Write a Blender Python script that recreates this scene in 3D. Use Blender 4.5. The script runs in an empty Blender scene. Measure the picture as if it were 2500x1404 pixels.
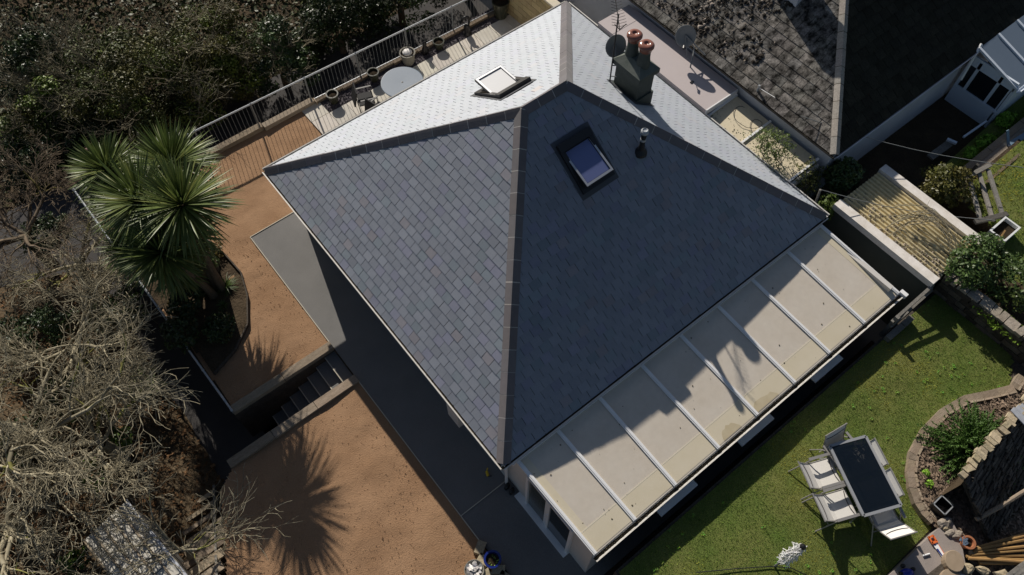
import bpy, math, random
import numpy as np
from mathutils import Vector, Matrix, Euler
from mathutils.geometry import tessellate_polygon
random.seed(7)
RNG = np.random.default_rng(11)
SC = bpy.context.scene
COL = SC.collection
rad = math.radians

# ------------------------------------------------------------------ camera, sky, sun, exposure
# the site frame: x along the ridge of the bungalow, y across it, z = 0 at its path
CAM = Vector((-2.84, -3.85, 17.5))
PITCH, YAW = rad(30.38), rad(-38.46)
cam = bpy.data.cameras.new("camera")
cam.sensor_width = 36.0
cam.lens = 36.0 * 1909.0 / 2500.0
cam.clip_start, cam.clip_end = 0.1, 600.0
cam_o = bpy.data.objects.new("camera", cam)
cam_o.location = CAM
cam_o.rotation_euler = (PITCH, 0, YAW)
COL.objects.link(cam_o)
SC.camera = cam_o

SUN_EL = rad(31.0)
SUN_AZ = rad(15.5)            # from +y towards +x
world = bpy.data.worlds.new("World")
SC.world = world
world.use_nodes = True
wn = world.node_tree
sky = wn.nodes.new("ShaderNodeTexSky")
sky.sky_type = 'NISHITA'
sky.sun_disc = False
sky.sun_elevation = SUN_EL
sky.sun_rotation = SUN_AZ
bg = wn.nodes["Background"]
bg.inputs["Strength"].default_value = 0.05
wn.links.new(sky.outputs[0], bg.inputs["Color"])
sun = bpy.data.lights.new("sun", 'SUN')
sun.energy = 5.0
sun.angle = rad(0.53)
sun.color = (1.0, 0.93, 0.83)
sun_o = bpy.data.objects.new("sun", sun)
SDIR = Vector((math.sin(SUN_AZ) * math.cos(SUN_EL), math.cos(SUN_AZ) * math.cos(SUN_EL), math.sin(SUN_EL)))
sun_o.rotation_euler = SDIR.to_track_quat('Z', 'Y').to_euler()
sun_o.location = SDIR * 60
COL.objects.link(sun_o)
vs = SC.view_settings
vs.view_transform = 'Standard'
vs.look = 'None'
vs.exposure = 0.0
vs.gamma = 1.0
vs.use_curve_mapping = False
SC.cycles.max_bounces = 5
SC.cycles.transparent_max_bounces = 8

# ------------------------------------------------------------------ measuring: a point of the photo at a known height
def P(px, py, z=0.0):
    d = Vector(((px - 1250) / 1909.0, -(py - 702) / 1909.0, -1.0))
    d = Euler((PITCH, 0, YAW)).to_matrix() @ d
    t = (z - CAM.z) / d.z
    return CAM + d * t
def PX(px, py, z=0.0):
    q = P(px, py, z)
    return (q.x, q.y)
CAMM = Euler((PITCH, 0, YAW)).to_matrix().transposed()
def pix(q):
    v = CAMM @ (Vector(q) - CAM)
    return (1250 - 1909 * v.x / v.z, 702 + 1909 * v.y / v.z)

# ------------------------------------------------------------------ noise
def _hash(ix, iy, s):
    n = (ix * 374761393 + iy * 668265263 + s * 974711) & 0xffffffff
    n = ((n ^ (n >> 13)) * 1274126177) & 0xffffffff
    return ((n ^ (n >> 16)) & 0xffff) / 65535.0
def vnoise(x, y, s=0):
    x = np.asarray(x, float); y = np.asarray(y, float)
    ix = np.floor(x).astype(np.int64); iy = np.floor(y).astype(np.int64)
    fx = x - ix; fy = y - iy
    fx = fx * fx * (3 - 2 * fx); fy = fy * fy * (3 - 2 * fy)
    a = _hash(ix, iy, s); b = _hash(ix + 1, iy, s); c = _hash(ix, iy + 1, s); d = _hash(ix + 1, iy + 1, s)
    return (a * (1 - fx) + b * fx) * (1 - fy) + (c * (1 - fx) + d * fx) * fy
def fbm(x, y, s=0, o=4):
    t = 0; a = 0.5
    for i in range(o):
        t = t + a * vnoise(np.asarray(x) * 2 ** i, np.asarray(y) * 2 ** i, s + i)
        a *= 0.5
    return t

# ------------------------------------------------------------------ materials
M = {}
def mat(name, col, rough=0.8, spec=0.3, col2=None, nscale=3.0, ncon=0.5, bump=None, sheen=0.0, metal=0.0,
        coat=0.0, alpha=1.0, trans=0.0, sheen_rough=0.5, fine=None, stretch=None, ior=None, graze=None):
    m = bpy.data.materials.new(name)
    m.use_nodes = True
    nt = m.node_tree
    b = nt.nodes["Principled BSDF"]
    tc = nt.nodes.new("ShaderNodeTexCoord")
    src = tc.outputs["Object"]
    if stretch:
        mp = nt.nodes.new("ShaderNodeMapping")
        mp.inputs["Scale"].default_value = stretch
        nt.links.new(src, mp.inputs[0]); src = mp.outputs[0]
    at = nt.nodes.new("ShaderNodeAttribute"); at.attribute_name = "tint"
    c = None
    def rgb(v): return (v[0], v[1], v[2], 1.0)
    if col2:
        n = nt.nodes.new("ShaderNodeTexNoise"); n.inputs["Scale"].default_value = nscale
        n.inputs["Detail"].default_value = 6.0; n.inputs["Roughness"].default_value = 0.62
        nt.links.new(src, n.inputs["Vector"])
        r = nt.nodes.new("ShaderNodeValToRGB")
        r.color_ramp.elements[0].position = 0.5 - ncon * 0.35; r.color_ramp.elements[0].color = rgb(col)
        r.color_ramp.elements[1].position = 0.5 + ncon * 0.35; r.color_ramp.elements[1].color = rgb(col2)
        nt.links.new(n.outputs[0], r.inputs[0]); c = r.outputs[0]
    else:
        v = nt.nodes.new("ShaderNodeRGB"); v.outputs[0].default_value = rgb(col); c = v.outputs[0]
    if fine:                                    # (scale, amount): grain
        n2 = nt.nodes.new("ShaderNodeTexNoise"); n2.inputs["Scale"].default_value = fine[0]
        n2.inputs["Detail"].default_value = 3.0
        nt.links.new(src, n2.inputs["Vector"])
        mr = nt.nodes.new("ShaderNodeMapRange")
        mr.inputs[1].default_value = 0.3; mr.inputs[2].default_value = 0.7
        mr.inputs[3].default_value = 1 - fine[1]; mr.inputs[4].default_value = 1 + fine[1]
        nt.links.new(n2.outputs[0], mr.inputs[0])
        mx = nt.nodes.new("ShaderNodeMix"); mx.data_type = 'RGBA'; mx.blend_type = 'MULTIPLY'
        mx.inputs[0].default_value = 1.0
        nt.links.new(c, mx.inputs[6]); nt.links.new(mr.outputs[0], mx.inputs[7]); c = mx.outputs[2]
    mt = nt.nodes.new("ShaderNodeMix"); mt.data_type = 'RGBA'; mt.blend_type = 'MULTIPLY'; mt.inputs[0].default_value = 1.0
    nt.links.new(c, mt.inputs[6]); nt.links.new(at.outputs["Color"], mt.inputs[7])
    nt.links.new(mt.outputs[2], b.inputs["Base Color"])
    b.inputs["Roughness"].default_value = rough
    b.inputs["Specular IOR Level"].default_value = spec
    b.inputs["Metallic"].default_value = metal
    b.inputs["Sheen Weight"].default_value = sheen
    b.inputs["Sheen Roughness"].default_value = sheen_rough
    b.inputs["Coat Weight"].default_value = coat
    b.inputs["Alpha"].default_value = alpha
    if ior: b.inputs["IOR"].default_value = ior
    if bump:
        n3 = nt.nodes.new("ShaderNodeTexNoise"); n3.inputs["Scale"].default_value = bump[0]
        n3.inputs["Detail"].default_value = 6.0
        nt.links.new(src, n3.inputs["Vector"])
        bp = nt.nodes.new("ShaderNodeBump"); bp.inputs["Strength"].default_value = bump[1]
        bp.inputs["Distance"].default_value = bump[2] if len(bump) > 2 else 0.02
        nt.links.new(n3.outputs[0], bp.inputs["Height"]); nt.links.new(bp.outputs[0], b.inputs["Normal"])
    if trans:
        tr = nt.nodes.new("ShaderNodeBsdfTranslucent")
        nt.links.new(mt.outputs[2], tr.inputs[0])
        ms = nt.nodes.new("ShaderNodeMixShader"); ms.inputs[0].default_value = trans
        out = nt.nodes["Material Output"]
        nt.links.new(b.outputs[0], ms.inputs[1]); nt.links.new(tr.outputs[0], ms.inputs[2])
        nt.links.new(ms.outputs[0], out.inputs[0])
    if graze:                                   # rough stone shines when seen at a low angle: (weight, power, roughness)
        lw = nt.nodes.new("ShaderNodeLayerWeight"); lw.inputs[0].default_value = .5
        pw = nt.nodes.new("ShaderNodeMath"); pw.operation = 'POWER'; pw.inputs[1].default_value = graze[1]
        nt.links.new(lw.outputs["Facing"], pw.inputs[0])
        ml = nt.nodes.new("ShaderNodeMath"); ml.operation = 'MULTIPLY'; ml.inputs[1].default_value = graze[0]
        nt.links.new(pw.outputs[0], ml.inputs[0])
        gl = nt.nodes.new("ShaderNodeBsdfAnisotropic"); gl.inputs["Roughness"].default_value = graze[2]
        gl.inputs["Color"].default_value = (.92, .96, 1.0, 1)
        if bump: nt.links.new(bp.outputs[0], gl.inputs["Normal"])
        ms = nt.nodes.new("ShaderNodeMixShader")
        nt.links.new(ml.outputs[0], ms.inputs[0]); nt.links.new(b.outputs[0], ms.inputs[1]); nt.links.new(gl.outputs[0], ms.inputs[2])
        nt.links.new(ms.outputs[0], nt.nodes["Material Output"].inputs[0])
    M[name] = m
    return m

mat("slate", (.195, .214, .256), .50, .5, (.242, .256, .292), 5, .9, bump=(38, .35, .006), sheen=.35, sheen_rough=.32, fine=(120, .07), graze=(.62, 2.0, .88))
mat("slate_under", (.02, .02, .022), .9)
mat("hip_tile", (.118, .108, .116), .7, .3, (.150, .138, .146), 7, .8, bump=(60, .25, .004), sheen=.2)
mat("mortar", (.42, .40, .38), .9, fine=(60, .2))
mat("render_white", (.60, .58, .55), .85, .2, (.52, .50, .47), 2.5, .8, bump=(90, .2, .004))
mat("upvc", (.78, .78, .78), .35, .5)
mat("upvc_dirty", (.66, .64, .60), .5, .4, (.50, .47, .42), 9, .7)
mat("debris", (.035, .030, .022), .95, .1, (.09, .075, .05), 40, .8)
mat("polycarb", (.62, .565, .490), .34, .45, (.545, .48, .395), 1.6, .9, fine=(9, .03))
mat("polycarb_band", (.66, .59, .46), .34, .45, (.60, .53, .385), 2.0, .8)
mat("stain", (.47, .39, .25), .5, .3, (.55, .48, .34), 4, .8)
mat("alu", (.62, .63, .65), .35, .5, metal=.6)
mat("glass_dark", (.012, .018, .022), .06, .6)
mat("glass_sky", (.15, .18, .36), .05, .7)  # blue sky reflection painted into the pane's base colour
mat("pane_glare", (.80, .80, .80), .25, .6)  # glass whose sun glare is painted in as a white base
mat("dark_frame", (.022, .022, .024), .45, .4)
mat("lead", (.07, .075, .085), .55, .4)
mat("chimney_green", (.045, .058, .052), .7, .3, (.085, .098, .088), 6, .8, bump=(25, .4, .012))
mat("chimney_cap", (.09, .11, .095), .8, .3, (.17, .18, .16), 5, .8, bump=(40, .4, .01))
mat("terracotta", (.30, .125, .09), .22, .6, (.21, .085, .06), 8, .8)
mat("terracotta_dull", (.40, .16, .075), .75, .2, (.30, .12, .06), 12, .7)
mat("black_metal", (.014, .014, .015), .45, .4)
mat("black_plastic", (.012, .012, .013), .4, .4)
mat("galv", (.46, .48, .50), .42, .5, (.36, .38, .40), 14, .6, metal=.3)
mat("galv_dull", (.20, .21, .21), .6, .3)
mat("soil", (.240, .140, .078), .95, .1, (.375, .235, .140), .9, .9, bump=(38, .7, .022), fine=(70, .15))
mat("concrete", (.155, .152, .147), .85, .2, (.195, .190, .184), 1.2, .8, bump=(90, .5, .008), fine=(75, .22))
mat("edging", (.50, .46, .38), .8, .2)
mat("paver", (.60, .565, .50), .8, .2, (.52, .48, .41), 3, .7, fine=(60, .07))
mat("gravel_slate", (.050, .043, .050), .85, .3, (.085, .075, .085), 30, .8)
mat("asphalt", (.055, .053, .055), .9, .2, (.075, .070, .066), 2.0, .7, bump=(160, .3, .006), fine=(120, .25))
mat("sleeper", (.21, .165, .118), .9, .15, (.31, .25, .19), 2.2, .8, bump=(9, .5, .012), stretch=(1, 6, 6), fine=(18, .22))
mat("sleeper_y", (.20, .135, .085), .9, .15, (.29, .21, .145), 2.2, .8, bump=(9, .5, .012), stretch=(6, 1, 6), fine=(18, .22))
mat("old_wood", (.32, .25, .17), .9, .15, (.34, .29, .22), 4, .8, fine=(30, .25), bump=(20, .4, .01))
mat("grey_wood", (.16, .15, .135), .9, .15, (.24, .225, .20), 5, .8, fine=(30, .25))
mat("bamboo", (.36, .22, .085), .6, .3, (.26, .15, .06), 6, .8)
mat("stone", (.24, .20, .16), .95, .1, (.36, .32, .27), 5, .9, bump=(14, .7, .02), fine=(40, .2))
mat("stone_warm", (.34, .27, .17), .95, .1, (.44, .38, .27), 6, .9, bump=(14, .7, .02), fine=(40, .2))
mat("stone_dark", (.055, .046, .038), .95, .1, (.11, .095, .08), 5, .9, bump=(12, .8, .02), fine=(30, .25))
mat("earth", (.050, .038, .026), .97, .05, (.095, .070, .046), 3, .9, bump=(18, .8, .04), fine=(50, .25))
mat("bank_earth", (.085, .066, .042), .97, .05, (.16, .115, .072), 2.2, .9, bump=(14, .8, .05), fine=(45, .3))
mat("lawn", (.080, .135, .026), .95, .1, (.185, .185, .060), 1.1, .8, bump=(60, .7, .03), fine=(70, .3))
mat("grass", (.150, .250, .050), .7, .2, trans=.3)
mat("leaf", (.055, .078, .024), .45, .4, trans=.15)
mat("leaf_wood", (.062, .074, .023), .55, .3)
mat("leaf_gloss", (.036, .052, .018), .42, .35, trans=.10)
mat("leaf_palm", (.085, .128, .034), .42, .40, (.135, .165, .055), 3, .8, trans=.18)
mat("bark", (.21, .178, .112), .95, .1, (.38, .345, .255), 3.5, .9)
mat("bark_dark", (.12, .090, .060), .95, .1, (.19, .15, .11), 9, .9)
mat("moss", (.12, .11, .025), .95, .1, (.17, .14, .05), 9, .9)
mat("palm_trunk", (.10, .075, .05), .95, .1, (.17, .135, .095), 12, .8, bump=(20, .7, .02))
mat("tile_lichen", (.016, .015, .013), .9, .15, (.235, .218, .198), 5.5, .40, bump=(22, .6, .012), fine=(34, .4))
mat("tile_shaded", (.022, .021, .016), .95, .1, (.040, .038, .028), 2.5, .8, fine=(30, .3))  # tiles of the slope away from the sun, shade put into the colour
mat("tile_pale", (.30, .275, .245), .9, .15, (.38, .35, .31), 6, .8, fine=(30, .2))
mat("felt_grey", (.50, .445, .445), .5, .35, (.45, .395, .385), .8, .9)
mat("cream_sheet", (.66, .585, .43), .6, .3, (.60, .52, .37), 2, .8, fine=(20, .06))
mat("corrugated", (.70, .60, .36), .7, .3, (.56, .46, .26), 3.5, .8, fine=(14, .15))
mat("parapet", (.78, .74, .70), .8, .2, (.62, .57, .51), 5, .55, fine=(40, .08))
mat("green_wall", (.050, .060, .056), .9, .2, (.065, .075, .070), 2, .7)
mat("pale_wall", (.60, .62, .66), .85, .2, (.46, .48, .52), 1.7, .8)
mat("yellow_brick", (.48, .385, .215), .9, .15, (.40, .31, .17), 4, .8)
mat("cream_cap", (.66, .60, .48), .85, .2)
mat("glaze_dark", (.030, .034, .020), .22, .5, (.05, .05, .035), 8, .7)
mat("pot_grey", (.20, .19, .16), .8, .2, (.27, .255, .22), 6, .8)
mat("pot_blue", (.012, .025, .17), .15, .6)
mat("table_blue", (.125, .165, .22), .5, .35, (.150, .192, .25), 1.5, .8)
mat("compost", (.022, .016, .011), .98, .05, (.05, .038, .025), 30, .8)
mat("white_stone", (.74, .72, .70), .7, .3, (.60, .58, .55), 9, .7)
mat("sling", (.72, .695, .65), .75, .2, fine=(90, .05))
mat("seam", (.06, .055, .055), .7)
mat("chair_frame", (.33, .315, .30), .4, .4, metal=.4)
mat("chair_black", (.018, .018, .02), .7, .2)
mat("table_frame", (.36, .37, .385), .4, .4, metal=.3)
mat("table_glass", (.006, .010, .016), .05, .5, alpha=.80)
mat("airer_white", (.80, .80, .79), .45, .4)
mat("chips", (.13, .095, .07), .9, .1, (.30, .24, .19), 12, .9)
mat("orange", (.72, .15, .035), .5, .4)
mat("saw_steel", (.66, .66, .66), .3, .5)
mat("saw_blue", (.02, .035, .20), .5, .4)
mat("white_paint", (.80, .80, .80), .5, .4)
mat("tool_blue", (.012, .025, .30), .25, .5)
mat("slab", (.26, .225, .205), .85, .2, (.33, .285, .26), 2.5, .8, bump=(40, .3, .008), fine=(70, .12))
mat("log_cut", (.36, .28, .20), .9, .1, (.28, .215, .15), 12, .8)
mat("ivory_trough", (.74, .75, .74), .3, .5)
mat("sash_paint", (.62, .68, .76), .5, .4)
mat("blue_steel", (.16, .25, .34), .5, .4)
mat("yellow", (.70, .47, .03), .5, .4)
mat("skin", (.45, .26, .18), .6, .3)
mat("hair", (.10, .045, .03), .7, .3)
mat("shirt", (.36, .38, .52), .85, .1)
mat("denim", (.05, .06, .10), .9, .1)
mat("tarp", (.62, .64, .68), .6, .3, (.36, .37, .40), 9, .9)
mat("cable", (.05, .05, .05), .6)
mat("lichen_roof", (.72, .70, .64), .8, .2, (.46, .43, .37), 6, .9)

# ------------------------------------------------------------------ mesh builder
def new_obj(name, me, m, parent=None, kind=None):
    o = bpy.data.objects.new(name, me)
    COL.objects.link(o)
    if m is not None and not me.materials: me.materials.append(M[m] if isinstance(m, str) else m)
    if parent is not None:
        o.parent = parent
        if parent.type == 'EMPTY' and parent.parent is None: o.location = -parent.location
    if kind: o["kind"] = kind
    return o
class MB:
    def __init__(s): s.v = []; s.f = []; s.t = []
    def poly(s, pts, tint=(1, 1, 1)):
        n = len(s.v); s.v += [tuple(p) for p in pts]; s.f.append(tuple(range(n, n + len(pts)))); s.t.append(tint)
    def mesh(s, vs, fs, tint=(1, 1, 1)):
        n = len(s.v); s.v += [tuple(p) for p in vs]
        for f in fs: s.f.append(tuple(i + n for i in f)); s.t.append(tint)
    def box(s, x0, y0, z0, x1, y1, z1, tint=(1, 1, 1)):
        s.mesh([(x0, y0, z0), (x1, y0, z0), (x1, y1, z0), (x0, y1, z0), (x0, y0, z1), (x1, y0, z1), (x1, y1, z1), (x0, y1, z1)],
               [(0, 3, 2, 1), (4, 5, 6, 7), (0, 1, 5, 4), (1, 2, 6, 5), (2, 3, 7, 6), (3, 0, 4, 7)], tint)
        return s
    def obox(s, c, ax, ay, az, tint=(1, 1, 1)):      # centre and three half-axis vectors
        c = Vector(c); ax = Vector(ax); ay = Vector(ay); az = Vector(az)
        vs = [c + i * ax + j * ay + k * az for k in (-1, 1) for i, j in ((-1, -1), (1, -1), (1, 1), (-1, 1))]
        s.mesh(vs, [(0, 3, 2, 1), (4, 5, 6, 7), (0, 1, 5, 4), (1, 2, 6, 5), (2, 3, 7, 6), (3, 0, 4, 7)], tint)
        return s
    def beam(s, a, b, w, h, up=(0, 0, 1), tint=(1, 1, 1)):
        a = Vector(a); b = Vector(b); d = (b - a)
        L = d.length / 2; d.normalize(); u = Vector(up)
        side = d.cross(u)
        if side.length < 1e-4: side = d.cross(Vector((1, 0, 0)))
        side.normalize(); u = side.cross(d)
        return s.obox((a + b) / 2, d * L, side * w / 2, u * h / 2, tint)
    def tube(s, pts, r, n=6, cap=True, tint=(1, 1, 1)):
        pts = [Vector(p) for p in pts]
        rs = r if isinstance(r, (list, tuple)) else [r] * len(pts)
        base = len(s.v)
        for i, p in enumerate(pts):
            d = (pts[min(i + 1, len(pts) - 1)] - pts[max(i - 1, 0)]).normalized()
            u = d.cross(Vector((0, 0, 1)))
            if u.length < 1e-3: u = d.cross(Vector((1, 0, 0)))
            u.normalize(); w = d.cross(u)
            for k in range(n):
                a = 2 * math.pi * k / n
                s.v.append(tuple(p + (u * math.cos(a) + w * math.sin(a)) * rs[i]))
        for i in range(len(pts) - 1):
            for k in range(n):
                k2 = (k + 1) % n
                s.f.append((base + i * n + k, base + i * n + k2, base + (i + 1) * n + k2, base + (i + 1) * n + k)); s.t.append(tint)
        if cap:
            s.f.append(tuple(base + k for k in range(n))); s.t.append(tint)
            e = base + (len(pts) - 1) * n
            s.f.append(tuple(e + n - 1 - k for k in range(n))); s.t.append(tint)
        return s
    def lathe(s, c, prof, n=20, tint=(1, 1, 1), sx=1.0, sy=1.0, rot=0.0):
        c = Vector(c); base = len(s.v)
        for r, z in prof:
            for k in range(n):
                a = 2 * math.pi * k / n
                x, y = r * math.cos(a) * sx, r * math.sin(a) * sy
                s.v.append((c.x + x * math.cos(rot) - y * math.sin(rot), c.y + x * math.sin(rot) + y * math.cos(rot), c.z + z))
        for i in range(len(prof) - 1):
            for k in range(n):
                k2 = (k + 1) % n
                s.f.append((base + i * n + k, base + i * n + k2, base + (i + 1) * n + k2, base + (i + 1) * n + k)); s.t.append(tint)
        if prof[0][0] > 1e-4: s.f.append(tuple(base + n - 1 - k for k in range(n))); s.t.append(tint)
        if prof[-1][0] > 1e-4:
            e = base + (len(prof) - 1) * n
            s.f.append(tuple(e + k for k in range(n))); s.t.append(tint)
        return s
    def prism(s, poly, z0, z1, tint=(1, 1, 1)):
        n = len(poly); base = len(s.v)
        ar = sum(poly[i][0] * poly[(i + 1) % n][1] - poly[(i + 1) % n][0] * poly[i][1] for i in range(n))
        if ar < 0: poly = poly[::-1]
        s.v += [(p[0], p[1], z0) for p in poly] + [(p[0], p[1], z1) for p in poly]
        for tri in tessellate_polygon([[Vector((p[0], p[1], 0)) for p in poly]]):
            a, b, c = tri
            ar3 = (poly[b][0] - poly[a][0]) * (poly[c][1] - poly[a][1]) - (poly[c][0] - poly[a][0]) * (poly[b][1] - poly[a][1])
            if ar3 < 0: b, c = c, b
            s.f.append((base + n + a, base + n + b, base + n + c)); s.t.append(tint)
            s.f.append((base + c, base + b, base + a)); s.t.append(tint)
        for i in range(n):
            j = (i + 1) % n
            s.f.append((base + i, base + j, base + n + j, base + n + i)); s.t.append(tint)
        return s
    def build(s, name, m, parent=None, smooth=False, kind=None, me_only=False):
        me = bpy.data.meshes.new(name)
        me.from_pydata(s.v, [], s.f)
        a = me.attributes.new("tint", 'FLOAT_COLOR', 'FACE')
        a.data.foreach_set("color", np.array([(t[0], t[1], t[2], 1) for t in s.t], np.float32).ravel())
        if smooth: me.polygons.foreach_set("use_smooth", [True] * len(me.polygons))
        me.update()
        if me_only:
            me.materials.append(M[m]); return me
        return new_obj(name, me, m, parent, kind)
def np_obj(name, V, Fq, tint, m, parent=None, kind=None, smooth=False):
    """V (n,3), Fq (m,k) arrays, tint (m,3)"""
    me = bpy.data.meshes.new(name)
    k = Fq.shape[1]
    me.vertices.add(len(V)); me.vertices.foreach_set("co", np.ascontiguousarray(V, np.float32).ravel())
    me.loops.add(Fq.size); me.loops.foreach_set("vertex_index", np.ascontiguousarray(Fq, np.int32).ravel())
    me.polygons.add(len(Fq))
    me.polygons.foreach_set("loop_start", np.arange(0, Fq.size, k, dtype=np.int32))
    me.update(calc_edges=True)
    a = me.attributes.new("tint", 'FLOAT_COLOR', 'FACE')
    c = np.ones((len(Fq), 4), np.float32); c[:, :3] = tint
    a.data.foreach_set("color", c.ravel())
    if smooth: me.polygons.foreach_set("use_smooth", np.ones(len(Fq), bool))
    me.update(); me.validate()
    return new_obj(name, me, m, parent, kind)
def T(name, label, cat, loc=(0, 0, 0), group=None):
    o = bpy.data.objects.new(name, None)
    o.empty_display_size = .2
    COL.objects.link(o); o.location = loc
    o["label"] = label; o["category"] = cat
    if group: o["group"] = group
    return o
def tag(o, label, cat, group=None):
    o["label"] = label; o["category"] = cat
    if group: o["group"] = group
    return o
def copy_thing(root, loc, rz=0.0, label=None):
    r = root.copy(); COL.objects.link(r); r.location = loc; r.rotation_euler = (0, 0, rz)
    if label: r["label"] = label
    def rec(src, dst):
        for ch in [c for c in bpy.data.objects if c.parent == src]:
            c = ch.copy(); COL.objects.link(c); c.parent = dst
            rec(ch, c)
    rec(root, r)
    return r
def grid_sheet(name, poly, z, step, m, amp=0.0, nscale=3.0, kind="structure", seed=0, parent=None, zfun=None):
    """a sheet over a polygon: a grid clipped to it, with real relief"""
    xs = [p[0] for p in poly]; ys = [p[1] for p in poly]
    x0, x1, y0, y1 = min(xs), max(xs), min(ys), max(ys)
    nx = int((x1 - x0) / step) + 1; ny = int((y1 - y0) / step) + 1
    X, Y = np.meshgrid(np.linspace(x0, x1, nx + 1), np.linspace(y0, y1, ny + 1))
    inside = in_poly((X[:-1, :-1] + X[1:, 1:]) / 2, (Y[:-1, :-1] + Y[1:, 1:]) / 2, poly)
    Z = z + np.zeros_like(X)
    if zfun is not None: Z = zfun(X, Y)
    if amp: Z = Z + amp * (fbm(X * nscale, Y * nscale, seed, 4) - .47) * 2
    idx = np.arange((nx + 1) * (ny + 1)).reshape(ny + 1, nx + 1)
    q = np.stack([idx[:-1, :-1], idx[:-1, 1:], idx[1:, 1:], idx[1:, :-1]], -1)[inside]
    V = np.stack([X.ravel(), Y.ravel(), Z.ravel()], -1)
    used, inv = np.unique(q.ravel(), return_inverse=True)
    return np_obj(name, V[used], inv.reshape(-1, 4), np.ones((len(q), 3)), m, parent, kind, smooth=True)
def in_poly(X, Y, poly):
    r = np.zeros(np.shape(X), bool)
    n = len(poly)
    for i in range(n):
        xa, ya = poly[i]; xb, yb = poly[(i + 1) % n]
        c = ((ya > Y) != (yb > Y)) & (X < (xb - xa) * (Y - ya) / ((yb - ya) + 1e-12) + xa)
        r ^= c
    return r
def rt(a=.88, b=1.12):
    k = random.uniform(a, b); return (k * random.uniform(.97, 1.03), k, k * random.uniform(.97, 1.03))

# ================================================================== the ground
Z_LANE, Z_LAWN, Z_UP, Z_YARD = -1.6, 1.55, 1.75, 1.05
MB().box(-120, -120, -5.0, 120, 120, -4.0).build("ground", "earth", kind="structure")
ter = [(-4.05, 13.12), (-3.74, 5.72), (-1.02, 5.72), (-1.02, 4.46), (-4.42, 4.46), (-4.9, 4.1), (-5.6, 2.5), (-6.4, .5), (-6.4, -9),
       (11.3, -9), (11.3, 3.0), (16, 3.0), (16, 12.45), (10.6, 12.5)]
MB().prism(ter, -4.2, -0.03).build("terrace", "earth", kind="structure")
lane = [(-4.95, 3.0), (-3.5, 3.0), (-3.5, 12.6), (24, 12.0), (24, 16.2), (-7.5, 16.4), (-7.5, 13.2), (-4.95, 12.9)]
MB().prism(lane, -4.1, Z_LANE).build("lane", "asphalt", kind="structure")
def bank_z(x, y):
    z = Z_LANE - .02 + np.clip((-4.85 - x) * .38, 0, 1.25) + np.clip((3.6 - y) * .32, 0, 1.3)
    return np.minimum(z, -.22 - .02 * (x + 5))
grid_sheet("bank", [(-22, -10), (-4.86, -10), (-4.86, 12.9), (-7.4, 13.3), (-22, 13.3)], 0, .12, "bank_earth", .10, 1.1, zfun=bank_z, seed=3)
grid_sheet("woodland_floor", [(-22, 13.2), (-7.4, 13.2), (-7.4, 16.3), (30, 16.1), (30, 40), (-22, 40)], 0, .4, "earth", .2, .6,
           zfun=lambda x, y: Z_LANE - .05 - .08 * (y - 13), seed=5)
MB().prism([(.56, -14), (10.78, -14), (10.78, -2.80), (.56, -2.80)], -4.0, Z_LAWN - .04).build("garden_bank", "stone_dark", kind="structure")
MB().prism([(10.78, -14), (34, -14), (34, -1.36), (13.2, -1.36), (13.2, -2.74), (10.78, -2.74)], -4.0, Z_UP).build("upper_garden", "earth", kind="structure")
MB().prism([(11.9, -2.74), (13.2, -2.74), (13.2, -1.36), (34, -1.36), (34, 1.4), (11.3, 1.4), (11.3, .2), (11.9, .2)], -4.0, Z_YARD).build("yard", "earth", kind="structure")

# bare soil with its raked and trodden relief
up_soil = [(-4.0, 13.05), (-3.72, 5.75), (-1.0, 5.75), (-1.0, 9.80), (.42, 9.80), (.42, 11.5), (2.4, 11.5), (2.4, 12.92), (-1, 13.0)]
grid_sheet("soil", up_soil, 0, .045, "soil", .028, 1.7, seed=9)
lo_soil = [(-4.40, 4.44), (-4.9, 4.1), (-5.6, 2.5), (-6.4, .5), (-6.4, -6), (-1.0, -6), (-1.0, 4.44)]
grid_sheet("soil", lo_soil, 0, .045, "soil", .030, 1.6, seed=21)
nclod = 5000
cx = RNG.uniform(-6.2, -.98, nclod); cy = RNG.uniform(-1, 13, nclod)
ok = in_poly(cx, cy, lo_soil) | in_poly(cx, cy, up_soil)
cl = MB()
for x, y in zip(cx[ok], cy[ok]):
    r = random.uniform(.004, .013)
    vs_ = [(x + r * random.uniform(.6, 1.3) * math.cos(k * 2.1), y + r * random.uniform(.6, 1.3) * math.sin(k * 2.1), .0) for k in range(3)]
    cl.mesh(vs_ + [(x, y, r * 1.5 + .01)], [(0, 1, 3), (1, 2, 3), (2, 0, 3)], rt(.95, 1.15))
cl.build("soil_clods", "soil", kind="stuff")

# paved strip round the bungalow, with its pale metal edge
pth = MB()
pth.prism([(-1.0, 9.78), (-1.0, 4.46), (-.985, .30), (.32, .30), (.32, 9.10), (.40, 9.78)], -.02, .012)
pth.build("path", "concrete", kind="structure")
MB().prism([(-.985, .285), (-1.0, -.42), (-.9, -1.45), (-.75, -7), (.55, -7), (.55, -2.6), (9.62, -2.6), (9.62, .285)], -.02, .010).build("patio", "concrete", kind="structure")
MB().prism([(9.62, -2.74), (11.25, -2.74), (11.25, 9.6), (9.62, 9.6)], -.02, .006).build("side_passage", "concrete", kind="structure")
eg = T("path_edging", "thin pale metal edging strip along the grey path beside the soil", "edging", (-1, 5, 0))
for a, b in (((-1.01, 9.79), (-1.01, 5.60)), ((-1.01, 4.46), (-.995, -.42)), ((-1.01, 9.79), (.38, 9.79)), ((-.99, .29), (.30, .29))):
    MB().beam((a[0], a[1], .012), (b[0], b[1], .012), .020, .035).build("strip", "edging", eg)

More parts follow.
